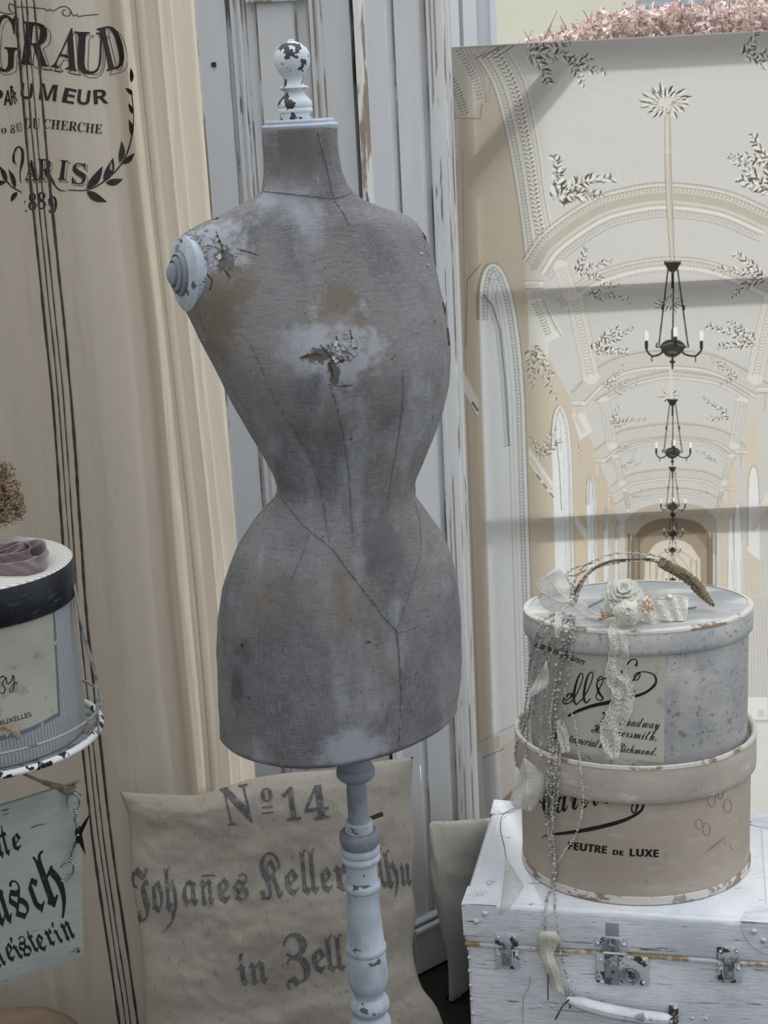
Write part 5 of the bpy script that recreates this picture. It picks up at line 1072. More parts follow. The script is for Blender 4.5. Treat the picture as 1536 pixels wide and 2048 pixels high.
oval('lid_edge', [(.0055, UT-.006), (.0073, UT-.004), (.0065, UT-.0005), (.003, UT+.001), (-.002, UT+.0008)], UC, UA, UB, UR, M_RIM, upper, warp=.006, cap=False)
BU = upb.bvh(); LBP = []
I = Ink(BU, .0004)
v = []; nx_, ny_ = 40, 30
for j in range(ny_+1):
    for i in range(nx_+1):
        s_, t = i/nx_, j/ny_; xl_ = 1092-4*t; xr_ = 1330-2*t; v.append((xl_+(xr_-xl_)*s_, (1268+(1303-1268)*s_**.6)*(1-t)+(1480+(1526-1480)*s_**.6)*t))
I.faces(v, [(j*(nx_+1)+i, j*(nx_+1)+i+1, (j+1)*(nx_+1)+i+1, (j+1)*(nx_+1)+i) for j in range(ny_) for i in range(nx_)]); lab = I.build('paper_label', M_BOXULAB, upper)
I = Ink(BU, .0009)
I.text('Hat Manufacturers', 'ital', 1068, 1292, 1167, 1330, 14, .25)
I.text('e', 'script', 1126, 1410, 1148, 1404, 20, .15); I.stroke([(1142, 1405), (1155, 1385), (1166, 1355), (1162, 1346), (1154, 1362), (1148, 1392), (1152, 1408), (1162, 1400)], [2, 2, 2, 2, 4, 5, 3, 1.5]); I.stroke([(1162, 1402), (1176, 1380), (1186, 1352), (1181, 1344), (1173, 1360), (1168, 1390), (1172, 1405), (1182, 1396)], [2, 2, 2, 2, 4, 5, 3, 1.5])
I.stroke([(1216, 1356), (1202, 1358), (1194, 1366), (1198, 1384), (1206, 1396), (1200, 1400), (1192, 1392), (1206, 1362), (1202, 1352), (1194, 1360)], [2, 2, 3, 5, 3, 2, 2, 2, 2, 2])
I.stroke([(1272, 1332), (1274, 1322), (1266, 1318), (1252, 1330), (1238, 1352), (1232, 1374), (1240, 1386), (1252, 1382)], [5, 2, 2, 3, 6, 5, 3, 1.5]); I.stroke([(1252, 1382), (1262, 1366), (1274, 1350), (1280, 1346), (1278, 1356), (1270, 1360), (1269, 1350), (1278, 1344), (1296, 1344), (1310, 1352), (1310, 1368), (1290, 1385), (1262, 1394), (1230, 1402), (1190, 1410), (1160, 1420), (1136, 1432)], [1.5, 1.5, 3, 2, 2, 2, 2, 2, 2, 3, 5, 5, 6, 8, 7, 6, 4])
I.text(',,', 'serif', 1260, 1384, 1270, 1383, 5)
I.text('21, Broadway', 'script', 1200, 1445, 1318, 1458, 20, .1, ref='B'); I.text('Hammersmith.', 'script', 1182, 1464, 1312, 1482, 20, .1, ref='H')
I.text('& to Imperial Inst.', 'ital', 1104, 1478, 1226, 1500, 15, .2); I.text('Richmond.', 'script', 1232, 1503, 1312, 1511, 18, .1, ref='R')
I.build('lettering', M_BLACKINK, upper)
# top loop of the lid: a strap slit across the lid
b = MB()

# ------------------------------------------------ what hangs and lies on the boxes
allb = MB()
for m_ in (lowb, lowl, upb, upl): allb.add(m_.v, m_.f)
b = MB().box(0, SW, 0, SD, 0, ZS, fn=cs_); allb.add(b.v, b.f); ALL = allb.bvh()
def over(px, py, off=.008, default=2.0):
    d = Vector(ray(px, py)).normalized(); h = ALL.ray_cast(Vector(CAMP), d)
    if h[0] is None: return None
    return Vector(h[0])-Vector((d.x, d.y, 0)).normalized()*off+Vector((0, 0, .001))
def drape(pts, off=.007, n=6, ymin=None):
    """follow the marks; where nothing lies behind, hang freely at the depth of the neighbours"""
    P2 = cr(pts, n); R = [over(p[0], p[1], off) for p in P2]; Y = [r.y if r is not None else None for r in R]; idx = [i for i, y in enumerate(Y) if y is not None]
    if not idx: Y = [2.0]*len(Y)
    else: Y = list(np.interp(range(len(Y)), idx, [Y[i] for i in idx]))
    # strands hang: they never go deeper than where they left the lid
    for i in range(1, len(Y)): Y[i] = min(Y[i], Y[i-1]+.02)
    Y = [sum(Y[max(0, i-2):i+3])/len(Y[max(0, i-2):i+3]) for i in range(len(Y))]
    return [Vector(atY(p[0], p[1], y)) for p, y in zip(P2, Y)]
gar = thing('bead_garland', 'grey seed bead garland with a jute-wrapped stem trailing down both hat boxes', 'garland', atY(1240, 1125, 2.1))
gar.location = over(1140, 1195, 0)
def beadstrand(P3, r, step, m, nm='bead_strand', jit=.12):
    mb = MB(); acc = 0; last = P3[0]; k = 0
    for a, c in zip(P3, P3[1:]):
        L = (c-a).length; 
        while acc+L >= step:
            t = (step-acc)/L; a = a.lerp(c, t); L = (c-a).length; acc = 0; q = a+Vector((random.gauss(0, 1), random.gauss(0, 1), random.gauss(0, 1)))*r*.3; mb.blob(q, r*random.uniform(.7, 1.15), 1, jit, (1, 1, random.uniform(.6, .95)))
        acc += L
    if len(P3) > 2: mb.tube(P3[::2], r*.22, 4)
    return build(nm, mb, m, gar)
Yg = 2.09
# arch over the lid
arcA = [(1420, 1206), (1396, 1178), (1372, 1152), (1345, 1136), (1318, 1122), (1290, 1117), (1262, 1112), (1232, 1108), (1205, 1116), (1180, 1132), (1158, 1154), (1142, 1172), (1138, 1200)]
def arch3(pts, dy=0): 
    P2 = cr(pts, 6); N = len(P2); return [Vector(atY(p[0], p[1], Yg+dy+.02*math.sin(i/N*3.1))) for i, p in enumerate(P2)]
A3 = arch3([(1428, 1212), (1400, 1180), (1372, 1150), (1335, 1132), (1300, 1119), (1262, 1120), (1225, 1122), (1190, 1136), (1165, 1160), (1146, 1190)])
build('stem', MB().tube(A3, .0021, 8), M_STEM, gar)
b = MB(); wrap = arch3([(1424, 1208), (1405, 1186), (1386, 1164), (1362, 1146), (1340, 1134), (1322, 1124)])
b.tube(wrap, [.003+.0045*min(1, i/8)*(1-.35*i/len(wrap)) for i in range(len(wrap))], 12); N = len(wrap)
for k in range(26):
    t = (k+.5)/26*(N-1); i = int(t); c = wrap[i].lerp(wrap[min(i+1, N-1)], t-i); d = (wrap[min(i+1, N-1)]-wrap[i]).normalized(); u_ = d.orthogonal().normalized(); w_ = d.cross(u_); r = .003+.0048*min(1, i/8)*(1-.35*i/N); tl = random.uniform(.1, .5)
    b.tube([c+(u_*math.cos(a)+w_*math.sin(a))*r*1.08+d*(tl*r*math.cos(a)) for a in [2*math.pi*j/10 for j in range(10)]], .0017, 6, closed=True)
build('jute_wrapping', b, M_TWINE, gar)
for pts, r, dy in (([(1350, 1130), (1330, 1116), (1300, 1110), (1262, 1106), (1225, 1108), (1195, 1118), (1165, 1136), (1150, 1160), (1140, 1190)], .0027, -.004), ([(1320, 1122), (1280, 1122), (1240, 1124), (1205, 1132), (1180, 1146), (1160, 1170), (1148, 1200)], .0024, .003), ([(1190, 1126), (1165, 1130), (1140, 1142), (1130, 1150), (1150, 1150), (1175, 1140)], .0026, -.006), ([(1185, 1132), (1170, 1158), (1160, 1180), (1152, 1205), (1140, 1212)], .0028, -.01),
               ([(1176, 1150), (1160, 1172), (1150, 1192), (1146, 1212)], .003, -.014), ([(1130, 1150), (1140, 1166), (1150, 1176), (1140, 1196)], .0026, -.012)):
    beadstrand(arch3(pts, dy), r*.85, r*1.6, M_BEAD, jit=.15)
strands = [([(1128, 1218), (1092, 1236), (1070, 1275), (1060, 1320), (1056, 1370), (1050, 1420), (1046, 1450), (1034, 1480), (1030, 1510), (1034, 1535)], .0019), ([(1132, 1222), (1104, 1245), (1082, 1280), (1068, 1330), (1064, 1380), (1056, 1430), (1052, 1470), (1052, 1520)], .0021),
           ([(1134, 1228), (1112, 1260), (1092, 1300), (1078, 1350), (1070, 1400), (1064, 1440)], .0022), ([(1138, 1230), (1118, 1266), (1102, 1310), (1096, 1350), (1090, 1400), (1084, 1450), (1082, 1500), (1078, 1535)], .0021),
           ([(1142, 1226), (1134, 1262), (1122, 1300), (1112, 1345), (1106, 1400), (1102, 1450), (1100, 1510), (1096, 1570), (1092, 1610), (1096, 1660), (1102, 1700), (1108, 1745)], .0031), ([(1144, 1228), (1142, 1262), (1130, 1300), (1122, 1345), (1114, 1400), (1108, 1460), (1104, 1540), (1102, 1600), (1100, 1650)], .0030),
           ([(1148, 1230), (1148, 1270), (1140, 1310), (1134, 1350), (1130, 1400), (1124, 1440), (1116, 1480), (1108, 1560), (1106, 1620), (1108, 1690), (1110, 1760)], .0024),
           ([(1120, 1450), (1120, 1500), (1120, 1540), (1116, 1580), (1112, 1620)], .0017)]
for pts, r in strands: beadstrand(drape(pts, .006+random.uniform(0, .004)), r*1.12, r*2.1, M_BEAD, jit=.12)
for pts, r, m_ in (([(1142, 1420), (1150, 1450), (1157, 1500), (1162, 1540), (1165, 1575), (1166, 1610), (1158, 1650), (1152, 1668)], .0019, M_BEADP), ([(1152, 1668), (1140, 1688), (1122, 1712), (1112, 1728), (1106, 1745)], .0016, M_BEADP), ([(1106, 1590), (1104, 1640), (1102, 1680)], .0018, M_BEADP), ([(1106, 1400), (1100, 1440), (1104, 1480)], .002, M_BEADP)):
    beadstrand(drape(pts, .012), r, r*1.9, m_)
beadstrand(drape([(1106, 1745), (1102, 1770), (1094, 1800), (1090, 1830), (1090, 1860)], .006), .0022, .0042, M_BEAD)
tail = drape([(1108, 1745), (1108, 1775), (1110, 1810), (1115, 1850), (1118, 1885), (1122, 1915), (1132, 1950), (1141, 1982)], .007); beadstrand(tail, .0020, .0040, M_BEAD)
q = [Vector(cs_(*[fpos(1141, 1984)[0], -.02, fpos(1141, 1984)[1]])), Vector(cs_(fpos(1128, 1996)[0], -.02, fpos(1128, 1996)[1])), Vector(cs_(fpos(1112, 2030)[0], -.012, fpos(1112, 2030)[1]))]; build('cord_end', MB().tube(q, .0014, 6), M_STEM, gar)
# skeleton leaves
def sleaf(out, mid, dY, name='skeleton_leaf', par=None, curl=.006, m=None):
    """leaf blade between two edges given base to tip: out = left edge, right edge"""
    Lf, Rt = [cr(q_, 6) for q_ in out]; n = min(len(Lf), len(Rt)); G = []
    for i in range(n):
        a, c = Lf[i], Rt[i]; row = []
        for j in range(9):
            t = j/8; x, y = a[0]*(1-t)+c[0]*t, a[1]*(1-t)+c[1]*t; row.append(tuple(atY(x, y, dY-curl*math.sin(math.pi*t)-.004*math.sin(i*.5))))
        G.append(row)
    o = build(name, MB().grid(G), m or M_LEAFS, par or gar, smooth='all', thick=.0004); v = MB(); v.tube([Vector(G[i][4])+Vector((0, -.0006, 0)) for i in range(n)], .0007, 5)
    for i in range(2, n-2, 4):
        for s_ in (0, 8): v.tube([Vector(G[i][4])+Vector((0, -.0006, 0)), Vector(G[min(i+2, n-1)][4+(s_-4)//2])+Vector((0, -.0006, 0)), Vector(G[min(i+4, n-1)][s_])+Vector((0, -.0004, 0))], .0004, 4)
    build('vein', v, M_VEIN, o); return o
sleaf(([(1048, 1516), (1036, 1550), (1022, 1590), (1026, 1612), (1054, 1621)], [(1050, 1516), (1070, 1532), (1088, 1552), (1084, 1592), (1064, 1621)]), None, 2.07)
sleaf(([(1092, 1322), (1078, 1348), (1062, 1376), (1054, 1400)], [(1093, 1322), (1098, 1345), (1098, 1360), (1094, 1375)]), None, 2.06)
sleaf(([(1128, 1200), (1090, 1190), (1070, 1172), (1078, 1162)], [(1134, 1196), (1140, 1170), (1128, 1146), (1112, 1134)]), None, 2.06)
sleaf(([(1138, 1205), (1110, 1225), (1082, 1210), (1076, 1190)], [(1140, 1200), (1125, 1180), (1100, 1165), (1085, 1175)]), None, 2.055)
# dried leaf clinging to the front of the case
lfz = thing('dried_leaf', 'curled creamy skeleton leaf hanging over the suitcase lid on a grey bead strand', 'leaf', drape([(1098, 1875), (1100, 1900)], .02)[0], 'dried leaves on the suitcase')
yl = drape([(1098, 1875), (1100, 1900)], .012)[0].y
sleaf(([(1080, 1862), (1074, 1884), (1082, 1915), (1092, 1948), (1104, 1975)], [(1112, 1862), (1122, 1884), (1108, 1908), (1120, 1945), (1132, 1992)]), None, yl, 'blade', lfz, .005, mat('cream_leaf', (226, 225, 212), [((200, 196, 176), 60, .5, .65, V, .6)], rough=.7, trans=.3, alpha=('noise', 60, .3, .7, .6, .95)))
build('stalk', MB().tube([Vector(atY(x, y, yl-.002)) for x, y in ((1094, 1920), (1096, 1960), (1096, 2000))], .0012, 6), M_STEM, lfz)
# leaf lying on the lid at the left
d0 = [Vector(atZ(x, y, ZS+.004)) for x, y in ((1010, 1716), (1000, 1810), (1040, 1790))]
lf2 = thing('dried_leaf', 'translucent dried leaf lying on the suitcase lid left of the hat boxes', 'leaf', d0[0], 'dried leaves on the suitcase')
G = []
for i in range(13):
    t = i/12; row = []
    for j in range(7):
        s_ = j/6; wL = (1012+(999-1012)*t, 1716+(1830-1716)*t); wR = (1014+(1048-1014)*min(t*1.5, 1)-(max(t-.66, 0)*70), 1716+(1800-1716)*t+ max(t-.66, 0)*20); x, y = wL[0]*(1-s_)+wR[0]*s_, wL[1]*(1-s_)+wR[1]*s_
        q = atZ(x, y, ZS+.0025+.006*math.sin(math.pi*s_)*math.sin(math.pi*t)); 
        if (Vector(q)-O_).dot(ey) < .004: q = Vector(cs_(fpos(x, y)[0], -.003-.002*s_, fpos(x, y)[1]))
        row.append(tuple(q))
    G.append(row)
build('blade', MB().grid(G), M_LEAFS, lf2, smooth='all', thick=.0004)
wv_ = [(1072, 1610), (1030, 1616), (1004, 1632), (1001, 1660), (1008, 1690), (1012, 1716)]
build('stalk', MB().tube([Vector(atZ(x, y, ZS+.004)) for x, y in cr(wv_, 6)], .0006, 5), M_STEM, lf2)
q = [(1060, 1950), (1058, 1972), (1048, 1992), (1046, 2020), (1046, 2044)]
lf3 = thing('dried_leaf', 'pale dried leaf on a thin thread at the lower left of the suitcase front', 'leaf', cs_(fpos(1046, 2044)[0], -.006, fpos(1046, 2044)[1]), 'dried leaves on the suitcase')
build('thread', MB().tube([Vector(cs_(fpos(x, y)[0], -.002, fpos(x, y)[1])) for x, y in cr(q, 6)], .0005, 5), M_TWINE, lf3)
G = []
for i in range(9):
    t = i/8; G.append([tuple(cs_(fpos(1000+70*s_*(.3+.7*t)+10*(1-t), 2036+60*t+10*abs(s_-.5))[0], -.003-.010*math.sin(math.pi*s_), fpos(1040, 2036+60*t+14*abs(s_-.5))[1])) for s_ in [j/6 for j in range(7)]])
build('blade', MB().grid(G), M_LEAFS, lf3, smooth='all', thick=.0004)

# ------------------------------------------------ corsage of roses and lace on the upper lid
def onlid(px, py, h=0): return Vector(atZ(px, py, UT+h))
co0 = onlid(1255, 1235); cors = thing('rose_corsage', 'white fabric rose corsage with lace ribbons and pearls on the upper hat box lid', 'corsage', co0)
def rose(name, cpx, cpy, R, m, h, nl=5, face=(-.05, -.75, .66)):
    c = Vector(atY(cpx, cpy, UC[1]-.075-h)) ; nrm = Vector(face).normalized(); u_ = nrm.cross(Vector((0, 0, 1))).normalized(); w_ = u_.cross(nrm); mb = MB()
    for l in range(nl):
        k = 1-l/nl; npet = 3+int(3*k); rr = R*(.18+.82*k); 
        for p in range(npet):
            a0 = 2*math.pi*p/npet+l*1.3+random.uniform(-.2, .2); span = 2*math.pi/npet*1.35; rows = []
            for i in range(7):
                t = i/6; row = []
                for j in range(9):
                    s_ = j/8-.5; a = a0+s_*span; edge = 1-.35*(abs(s_)*2)**2.5; r = rr*(.25+.75*t*edge)*(1+.05*math.sin(j*2.1+p)); hgt = R*(.05+.55*(1-k))+R*.42*math.sin(t*1.7)*(.55+.5*(1-k))-R*.10*k*t**3+.04*R*math.sin(j*1.7+l)
                    row.append(tuple(c+u_*r*math.cos(a)+w_*r*math.sin(a)+nrm*hgt))
                rows.append(row)
            mb.grid(rows)
    mb.blob(c+nrm*R*.5, R*.2, 2); return build(name, mb, m, cors, smooth='all', thick=.0006)
rose('organza_rose', 1246, 1194, .030, M_ROSE, 0, 5, (-.05, -.62, .78)); rose('ivory_rose', 1254, 1224, .021, M_ROSE2, .024, 8, (-.05, -.9, .42))
yc = UC[1]-.10
pr = atY(1339, 1195, yc+.02); ps = atY(1300, 1200, yc); pe = build('pearl_pin', MB().blob(pr, .0057, 3), M_PEARL, cors, smooth='all'); build('pin_wire', MB().tube([Vector(p_) for p_ in cr([tuple(ps), tuple(atY(1312, 1197, yc+.005)), tuple(atY(1325, 1199, yc+.015)), tuple(pr)], 5)], .0007, 6), M_GOLD, pe)
for x, y, r in ((1288, 1202, .0034), (1293, 1197, .0032), (1299, 1203, .0034), (1304, 1209, .003), (1286, 1211, .0032), (1292, 1209, .0036), (1300, 1213, .0034), (1297, 1220, .0032), (1287, 1219, .0032), (1306, 1217, .0028), (1291, 1226, .003)): build('pearl_berry', MB().blob(atY(x, y, yc-.006+random.uniform(-.004, .004)), r, 2, sc=(1, 1, 1.3)), M_BERRY, cors, smooth='all')
b = MB()
for k in range(14):
    x1, y1 = 1200+random.uniform(-3, 8), 1232+random.uniform(-10, 8); q = [Vector(atY(1236, 1232, yc)), Vector(atY((1236+x1)/2, (1232+y1)/2-2, yc-.004)), Vector(atY(x1, y1, yc-.006))]; b.tube(q, .0004, 4); b.blob(q[-1], .0013, 1, sc=(1.6, 1, 1))
build('gilt_stamens', b, M_GOLD, cors)
def ribbon(name, path, width, off, m, par, wob=0.0, edge=True, z_on=None, lacew=None):
    """ribbon whose centre line and width are given by the marks; lies on or hangs before the boxes"""
    P2 = cr([p[:2] for p in path], 8); N = len(P2); ww = np.interp(np.linspace(0, len(path)-1, N), range(len(path)), width); G = []
    Yc_ = []
    for p in P2:
        h = over(p[0], p[1], off); Yc_.append(h.y if h is not None else None)
    idx = [i for i, y in enumerate(Yc_) if y is not None]; Yc_ = list(np.interp(range(N), idx, [Yc_[i] for i in idx])) if idx else [UC[1]]*N
    for i, p in enumerate(P2):
        t = P2[min(i+1, N-1)]-P2[max(i-1, 0)]; l = math.hypot(*t) or 1; nx, ny = -t[1]/l, t[0]/l; row = []
        for j in range(11):
            s_ = j/10-.5; sc = 1+.06*math.sin(i*1.5)*(abs(s_) > .45); x, y = p[0]+nx*ww[i]*s_*sc, p[1]+ny*ww[i]*s_*sc; row.append(tuple(atY(x, y, Yc_[i]-wob*math.sin(i*.55+s_*5)-abs(wob)-.002*math.sin(s_*9+i*.3))))
        G.append(row)
    o = build(name, MB().grid(G), m, par, smooth='all')
    if edge:
        b = MB()
        for j in (0, 3, 7, 10): b.tube([Vector(r[j])+Vector((0, -.0006, .0007*math.sin(i*2.4+j))) for i, r in enumerate(G)], .0007 if j in (0, 10) else .0005, 4)
        for i in range(1, N-2, 2):
            for j0 in (0, 5): b.tube([Vector(G[i][j0])+Vector((0, -.0006, 0)), Vector(G[i+1][j0+2])+Vector((0, -.0008, 0)), Vector(G[i][j0+4])+Vector((0, -.0006, 0))], .0005, 4)
        build('lace_cord', b, M_LACEN, o)
    return o
ribbon('lace_tail', [(1240, 1246), (1234, 1262), (1238, 1300), (1232, 1350), (1246, 1380), (1240, 1420), (1222, 1460), (1224, 1500), (1226, 1518)], [26, 32, 36, 40, 44, 44, 44, 32, 18], .004, M_LACE, cors, .0015)
ribbon('lace_loop', [(1200, 1240), (1175, 1230), (1158, 1212), (1140, 1204), (1122, 1216), (1116, 1240), (1114, 1275)], [16, 22, 22, 20, 18, 12, 7], .012, M_LACE, cors, .001)
ribbon('lace_tail', [(1118, 1440), (1126, 1470), (1132, 1505)], [14, 20, 16], .010, M_LACE, cors, .001)
def lidfan(name, pts, m, h, edge=True):
    """lace folded and standing up from the lid"""
    L_, R__ = pts; A_, B_ = cr(L_, 7), cr(R__, 7); G = []
    for i in range(len(A_)):
        G.append([tuple(atY(A_[i][0]*(1-t)+B_[i][0]*t, A_[i][1]*(1-t)+B_[i][1]*t, UC[1]-.085+h*t+.004*math.sin(i*.7+t*6))) for t in [j/10 for j in range(11)]])
    o = build(name, MB().grid(G), m, cors, smooth='all')
    if edge:
        b = MB()
        for rr in (G[0], G[-1], [g[0] for g in G], [g[-1] for g in G], [g[5] for g in G]): b.tube([Vector(v_)+Vector((0, -.0008, 0)) for v_ in rr], .0008, 4)
        for i in range(0, len(G)-1, 2):
            for j in range(0, 10, 2): b.tube([Vector(G[i][j])+Vector((0, -.0006, 0)), Vector(G[i+1][j+1])+Vector((0, -.0008, 0)), Vector(G[i][min(j+2, 10)])+Vector((0, -.0006, 0))], .0005, 4)
        build('lace_cord', b, M_LACEN, o)
lidfan('lace_bow', ([(1282, 1240), (1310, 1248), (1340, 1252), (1358, 1248)], [(1300, 1216), (1320, 1208), (1345, 1218), (1360, 1226)]), M_LACE, .01)
lidfan('lace_bow', ([(1310, 1236), (1340, 1240), (1356, 1240), (1372, 1240)], [(1318, 1196), (1340, 1192), (1360, 1192), (1376, 1196)]), M_LACE, .02)
lidfan('lace_bow', ([(1200, 1222), (1210, 1230), (1222, 1232)], [(1204, 1212), (1216, 1208), (1230, 1214)]), M_LACE, .004)
lidfan('tulle_puff', ([(1225, 1190), (1240, 1170), (1260, 1160), (1290, 1162), (1312, 1180)], [(1245, 1200), (1255, 1192), (1265, 1190), (1285, 1194), (1300, 1200)]), M_TULLE, .03, False)
# flat strap end lying on the lid
b = MB(); 
for a, c in (((1160, 1222), (1222, 1190)), ((1340, 1222), (1392, 1214))): b.tube([onlid(*a, .001), onlid((a[0]+c[0])/2, (a[1]+c[1])/2, .0016), onlid(*c, .001)], .0011, 6)
build('lid_crease', b, M_STANDG, upper)

# ================================================================== left: striped hat box on a wire tray stand
YL = 1.62
def fitxy(px, py, z): q = atZ(px, py, z); return float(q[0]), float(q[1])
kk = float(np.linalg.norm(atY(-79, 1200, YL)-atY(-80, 1200, YL)))
BA = 213*kk; BB = BA*.93
tq = atY(-73, 1130, YL); TZ = float(tq[2]); cL = (float(tq[0]), YL)
hb_z1 = float(atY(-73, 1205, YL)[2]); 
print('LEFT', BA, TZ, hb_z1, [proj((cL[0]+BA*math.cos(t), cL[1]+BB*math.sin(t), TZ)) for t in (0, -.6, -1.1, 1.1)])
hb_z0 = float(atY(-60, 1468, YL)[2])
lbox = thing('hat_box', 'grey striped hat box with a black-banded lid, standing on the wire tray', 'hat box', (cL[0], cL[1], hb_z0))
_, lb_ = oval('body', [(-.008, hb_z0), (-.001, hb_z0), (0, hb_z0+.003), (0, hb_z1+.02)], cL, BA-.004, BB-.004, 0, M_STRIPESIDE, lbox)
_, ll_ = oval('lid_band', [(-.002, hb_z1+.0015), (0, hb_z1), (.0015, hb_z1+.002), (.0015, TZ-.003), (.0005, TZ-.001), (-.002, TZ)], cL, BA, BB, 0, M_NAVY, lbox, warp=.004)
_, lt_ = oval('lid_top', [(-.004, TZ-.002), (.0008, TZ-.001), (-.001, TZ+.0008), (-.02, TZ+.001), (-.1, TZ+.001)], cL, BA, BB, 0, M_STRIPETOP, lbox, warp=.004)
BV = lb_.bvh(); I = Ink(BV, .0005)
v = []; n1, n2 = 40, 24
LT = [(-60, 1258), (0, 1247), (60, 1232), (108, 1216)]; LBt = [(-60, 1494), (0, 1480), (60, 1462), (120, 1430)]
Tc, Bc = cr(LT, 14), cr(LBt, 14); nT = min(len(Tc), len(Bc))
def patch(t0, t1, s0, s1, I_):
    v = []; 
    for i in range(21):
        for j in range(21):
            s_ = s0+(s1-s0)*j/20; t = t0+(t1-t0)*i/20; k = s_*(nT-1); a = int(min(k, nT-2)); T_ = Tc[a]*(1-(k-a))+Tc[a+1]*(k-a); B_ = Bc[a]*(1-(k-a))+Bc[a+1]*(k-a); p = T_*(1-t)+B_*t; v.append((p[0], p[1]))
    I_.faces(v, [(i*21+j, i*21+j+1, (i+1)*21+j+1, (i+1)*21+j) for i in range(20) for j in range(20)])
patch(0, 1, 0, 1, I); I.build('paper_label', M_LABEL, lbox)
I = Ink(BV, .0009); patch(0, .035, 0, 1, I); patch(.965, 1, 0, 1, I); patch(0, 1, .978, 1, I); I.build('label_border', M_BORDER, lbox)
I = Ink(BV, .0010); I.text('BRUXELLES', 'sans', -8, 1453, 63, 1432, 9.5)
I.stroke([(-6, 1362), (4, 1352), (10, 1356), (4, 1368), (10, 1376), (6, 1386), (-4, 1382)], [1, 2, 2, 1.5, 2, 2, 1]); I.stroke([(12, 1354), (14, 1366), (22, 1362), (26, 1350), (28, 1362), (26, 1378), (20, 1384), (20, 1376), (30, 1364), (33, 1368)], [2, 2, 2, 2, 2, 2, 1.5, 1, 1.5, 2])
I.build('lettering', M_BLACKINK, lbox)
# wire stand: painted ring, base plate, hoop handles, leg
RA = BA+.012; RB = BB+.014; zr = hb_z0-.004
stand = thing('wire_tray_stand', 'chippy white and black wire tray stand under the striped hat box', 'stand', (cL[0], cL[1], 0))
ringp = lambda r1, r2, z, n=72: [(cL[0]+r1*math.cos(2*math.pi*k/n), cL[1]+r2*math.sin(2*math.pi*k/n), z) for k in range(n)]
build('tray_ring', MB().tube(ringp(RA, RB, zr+.0035), .0042, 12, closed=True), M_WIRE, stand)
build('gallery_rail', MB().tube(ringp(RA+.0035, RB+.0035, zr+.030), .0017, 8, closed=True), M_WIREG, stand)
build('tray_plate', MB().lathe([(RA-.002, zr-.001), (RA-.002, zr+.003), (.02, zr+.003)], *cL, 60, 1, RB/RA), M_WIREG, stand)
zt_ = TZ-.03
for a in (.05, .12): 
    pts = [(cL[0]+(BA+.002)*math.cos(a), cL[1]+(BB+.002)*math.sin(a)-.01, zt_), (cL[0]+(BA+.010)*math.cos(a), cL[1]-.012, zt_-.06), (cL[0]+(RA+.006)*math.cos(a), cL[1]-.010, zt_-.11), (cL[0]+RA+.004, cL[1]-.012, zr+.06), (cL[0]+RA+.0035, cL[1]-.02, zr+.004)]
    build('hoop_handle', MB().tube([Vector(p_) for p_ in cr(pts, 8)], .0016, 8), M_WIREG, stand)
pX = cL[0]-.11
build('pole', MB().tube([(pX, cL[1], .02), (pX, cL[1], zr)], .012, 16), M_WIRE, stand)
build('foot', MB().lathe([(.14, 0), (.14, .008), (.05, .02), (.014, .05)], pX, cL[1], 48), M_WIRE, stand)
# loose frayed twine knot in front of the label
YT = cL[1]-BB*.98
tk = MB(); 
for k in range(4): tk.tube([Vector(atY(x, y+random.uniform(-3, 3), YT)) for x, y in cr([(-60, 1440), (-30, 1442), (0, 1452+2*k), (20, 1460), (34, 1470)], 6)], .0011, 6)
tk.tube([Vector(atY(x, y, YT)) for x, y in ((22, 1456), (30, 1464), (38, 1476))], [.003, .0046, .0034], 8)
cord = thing('jute_cord', 'jute twine knotted before the label of the striped hat box, carrying the sign', 'twine', atY(-30, 1442, YT)); build('knot', tk, M_TWINE, cord)
# dried blossoms on the lid
fc = Vector(atZ(-40, 1085, TZ+.001)); blo = thing('dried_flower_bunch', 'bunch of dried beige blossoms on the lid of the striped hat box', 'flowers', (fc.x, fc.y, TZ+.002))
m1 = MB(); m2_ = MB(); hw = 100*kk
for i in range(2600):
    a = random.uniform(0, 6.28); e_ = math.acos(random.uniform(-.3, 1)); r = random.uniform(.72, 1.02); d = Vector((math.sin(e_)*math.cos(a), math.sin(e_)*math.sin(a)*.8, math.cos(e_)*1.15)); c = Vector((fc.x, fc.y, TZ+.045))+d*hw*r*(1+.16*mnoise.noise(d*3.1))
    c.z = max(c.z, TZ+.004); s = random.uniform(.0012, .0026)
    for k in range(3):
        u_ = Vector((random.gauss(0, 1), random.gauss(0, 1), random.gauss(0, 1))).normalized(); w_ = u_.orthogonal().normalized(); m1.add([c, c+(u_+w_*.6)*s, c+u_*s*1.7, c+(u_-w_*.6)*s], [(0, 1, 2, 3)])
    if i % 5 == 0: m2_.tube([c, c.lerp(Vector((fc.x, fc.y, TZ+.02)), .5)], .0004, 4)
    if i % 3 == 0: m1.blob(c, s*.5, 1)
o = build('petals', m1, M_DRY, blo, smooth=False); o['kind'] = 'stuff'; build('stalks', m2_, M_STEM, blo, smooth=False)['kind'] = 'stuff'
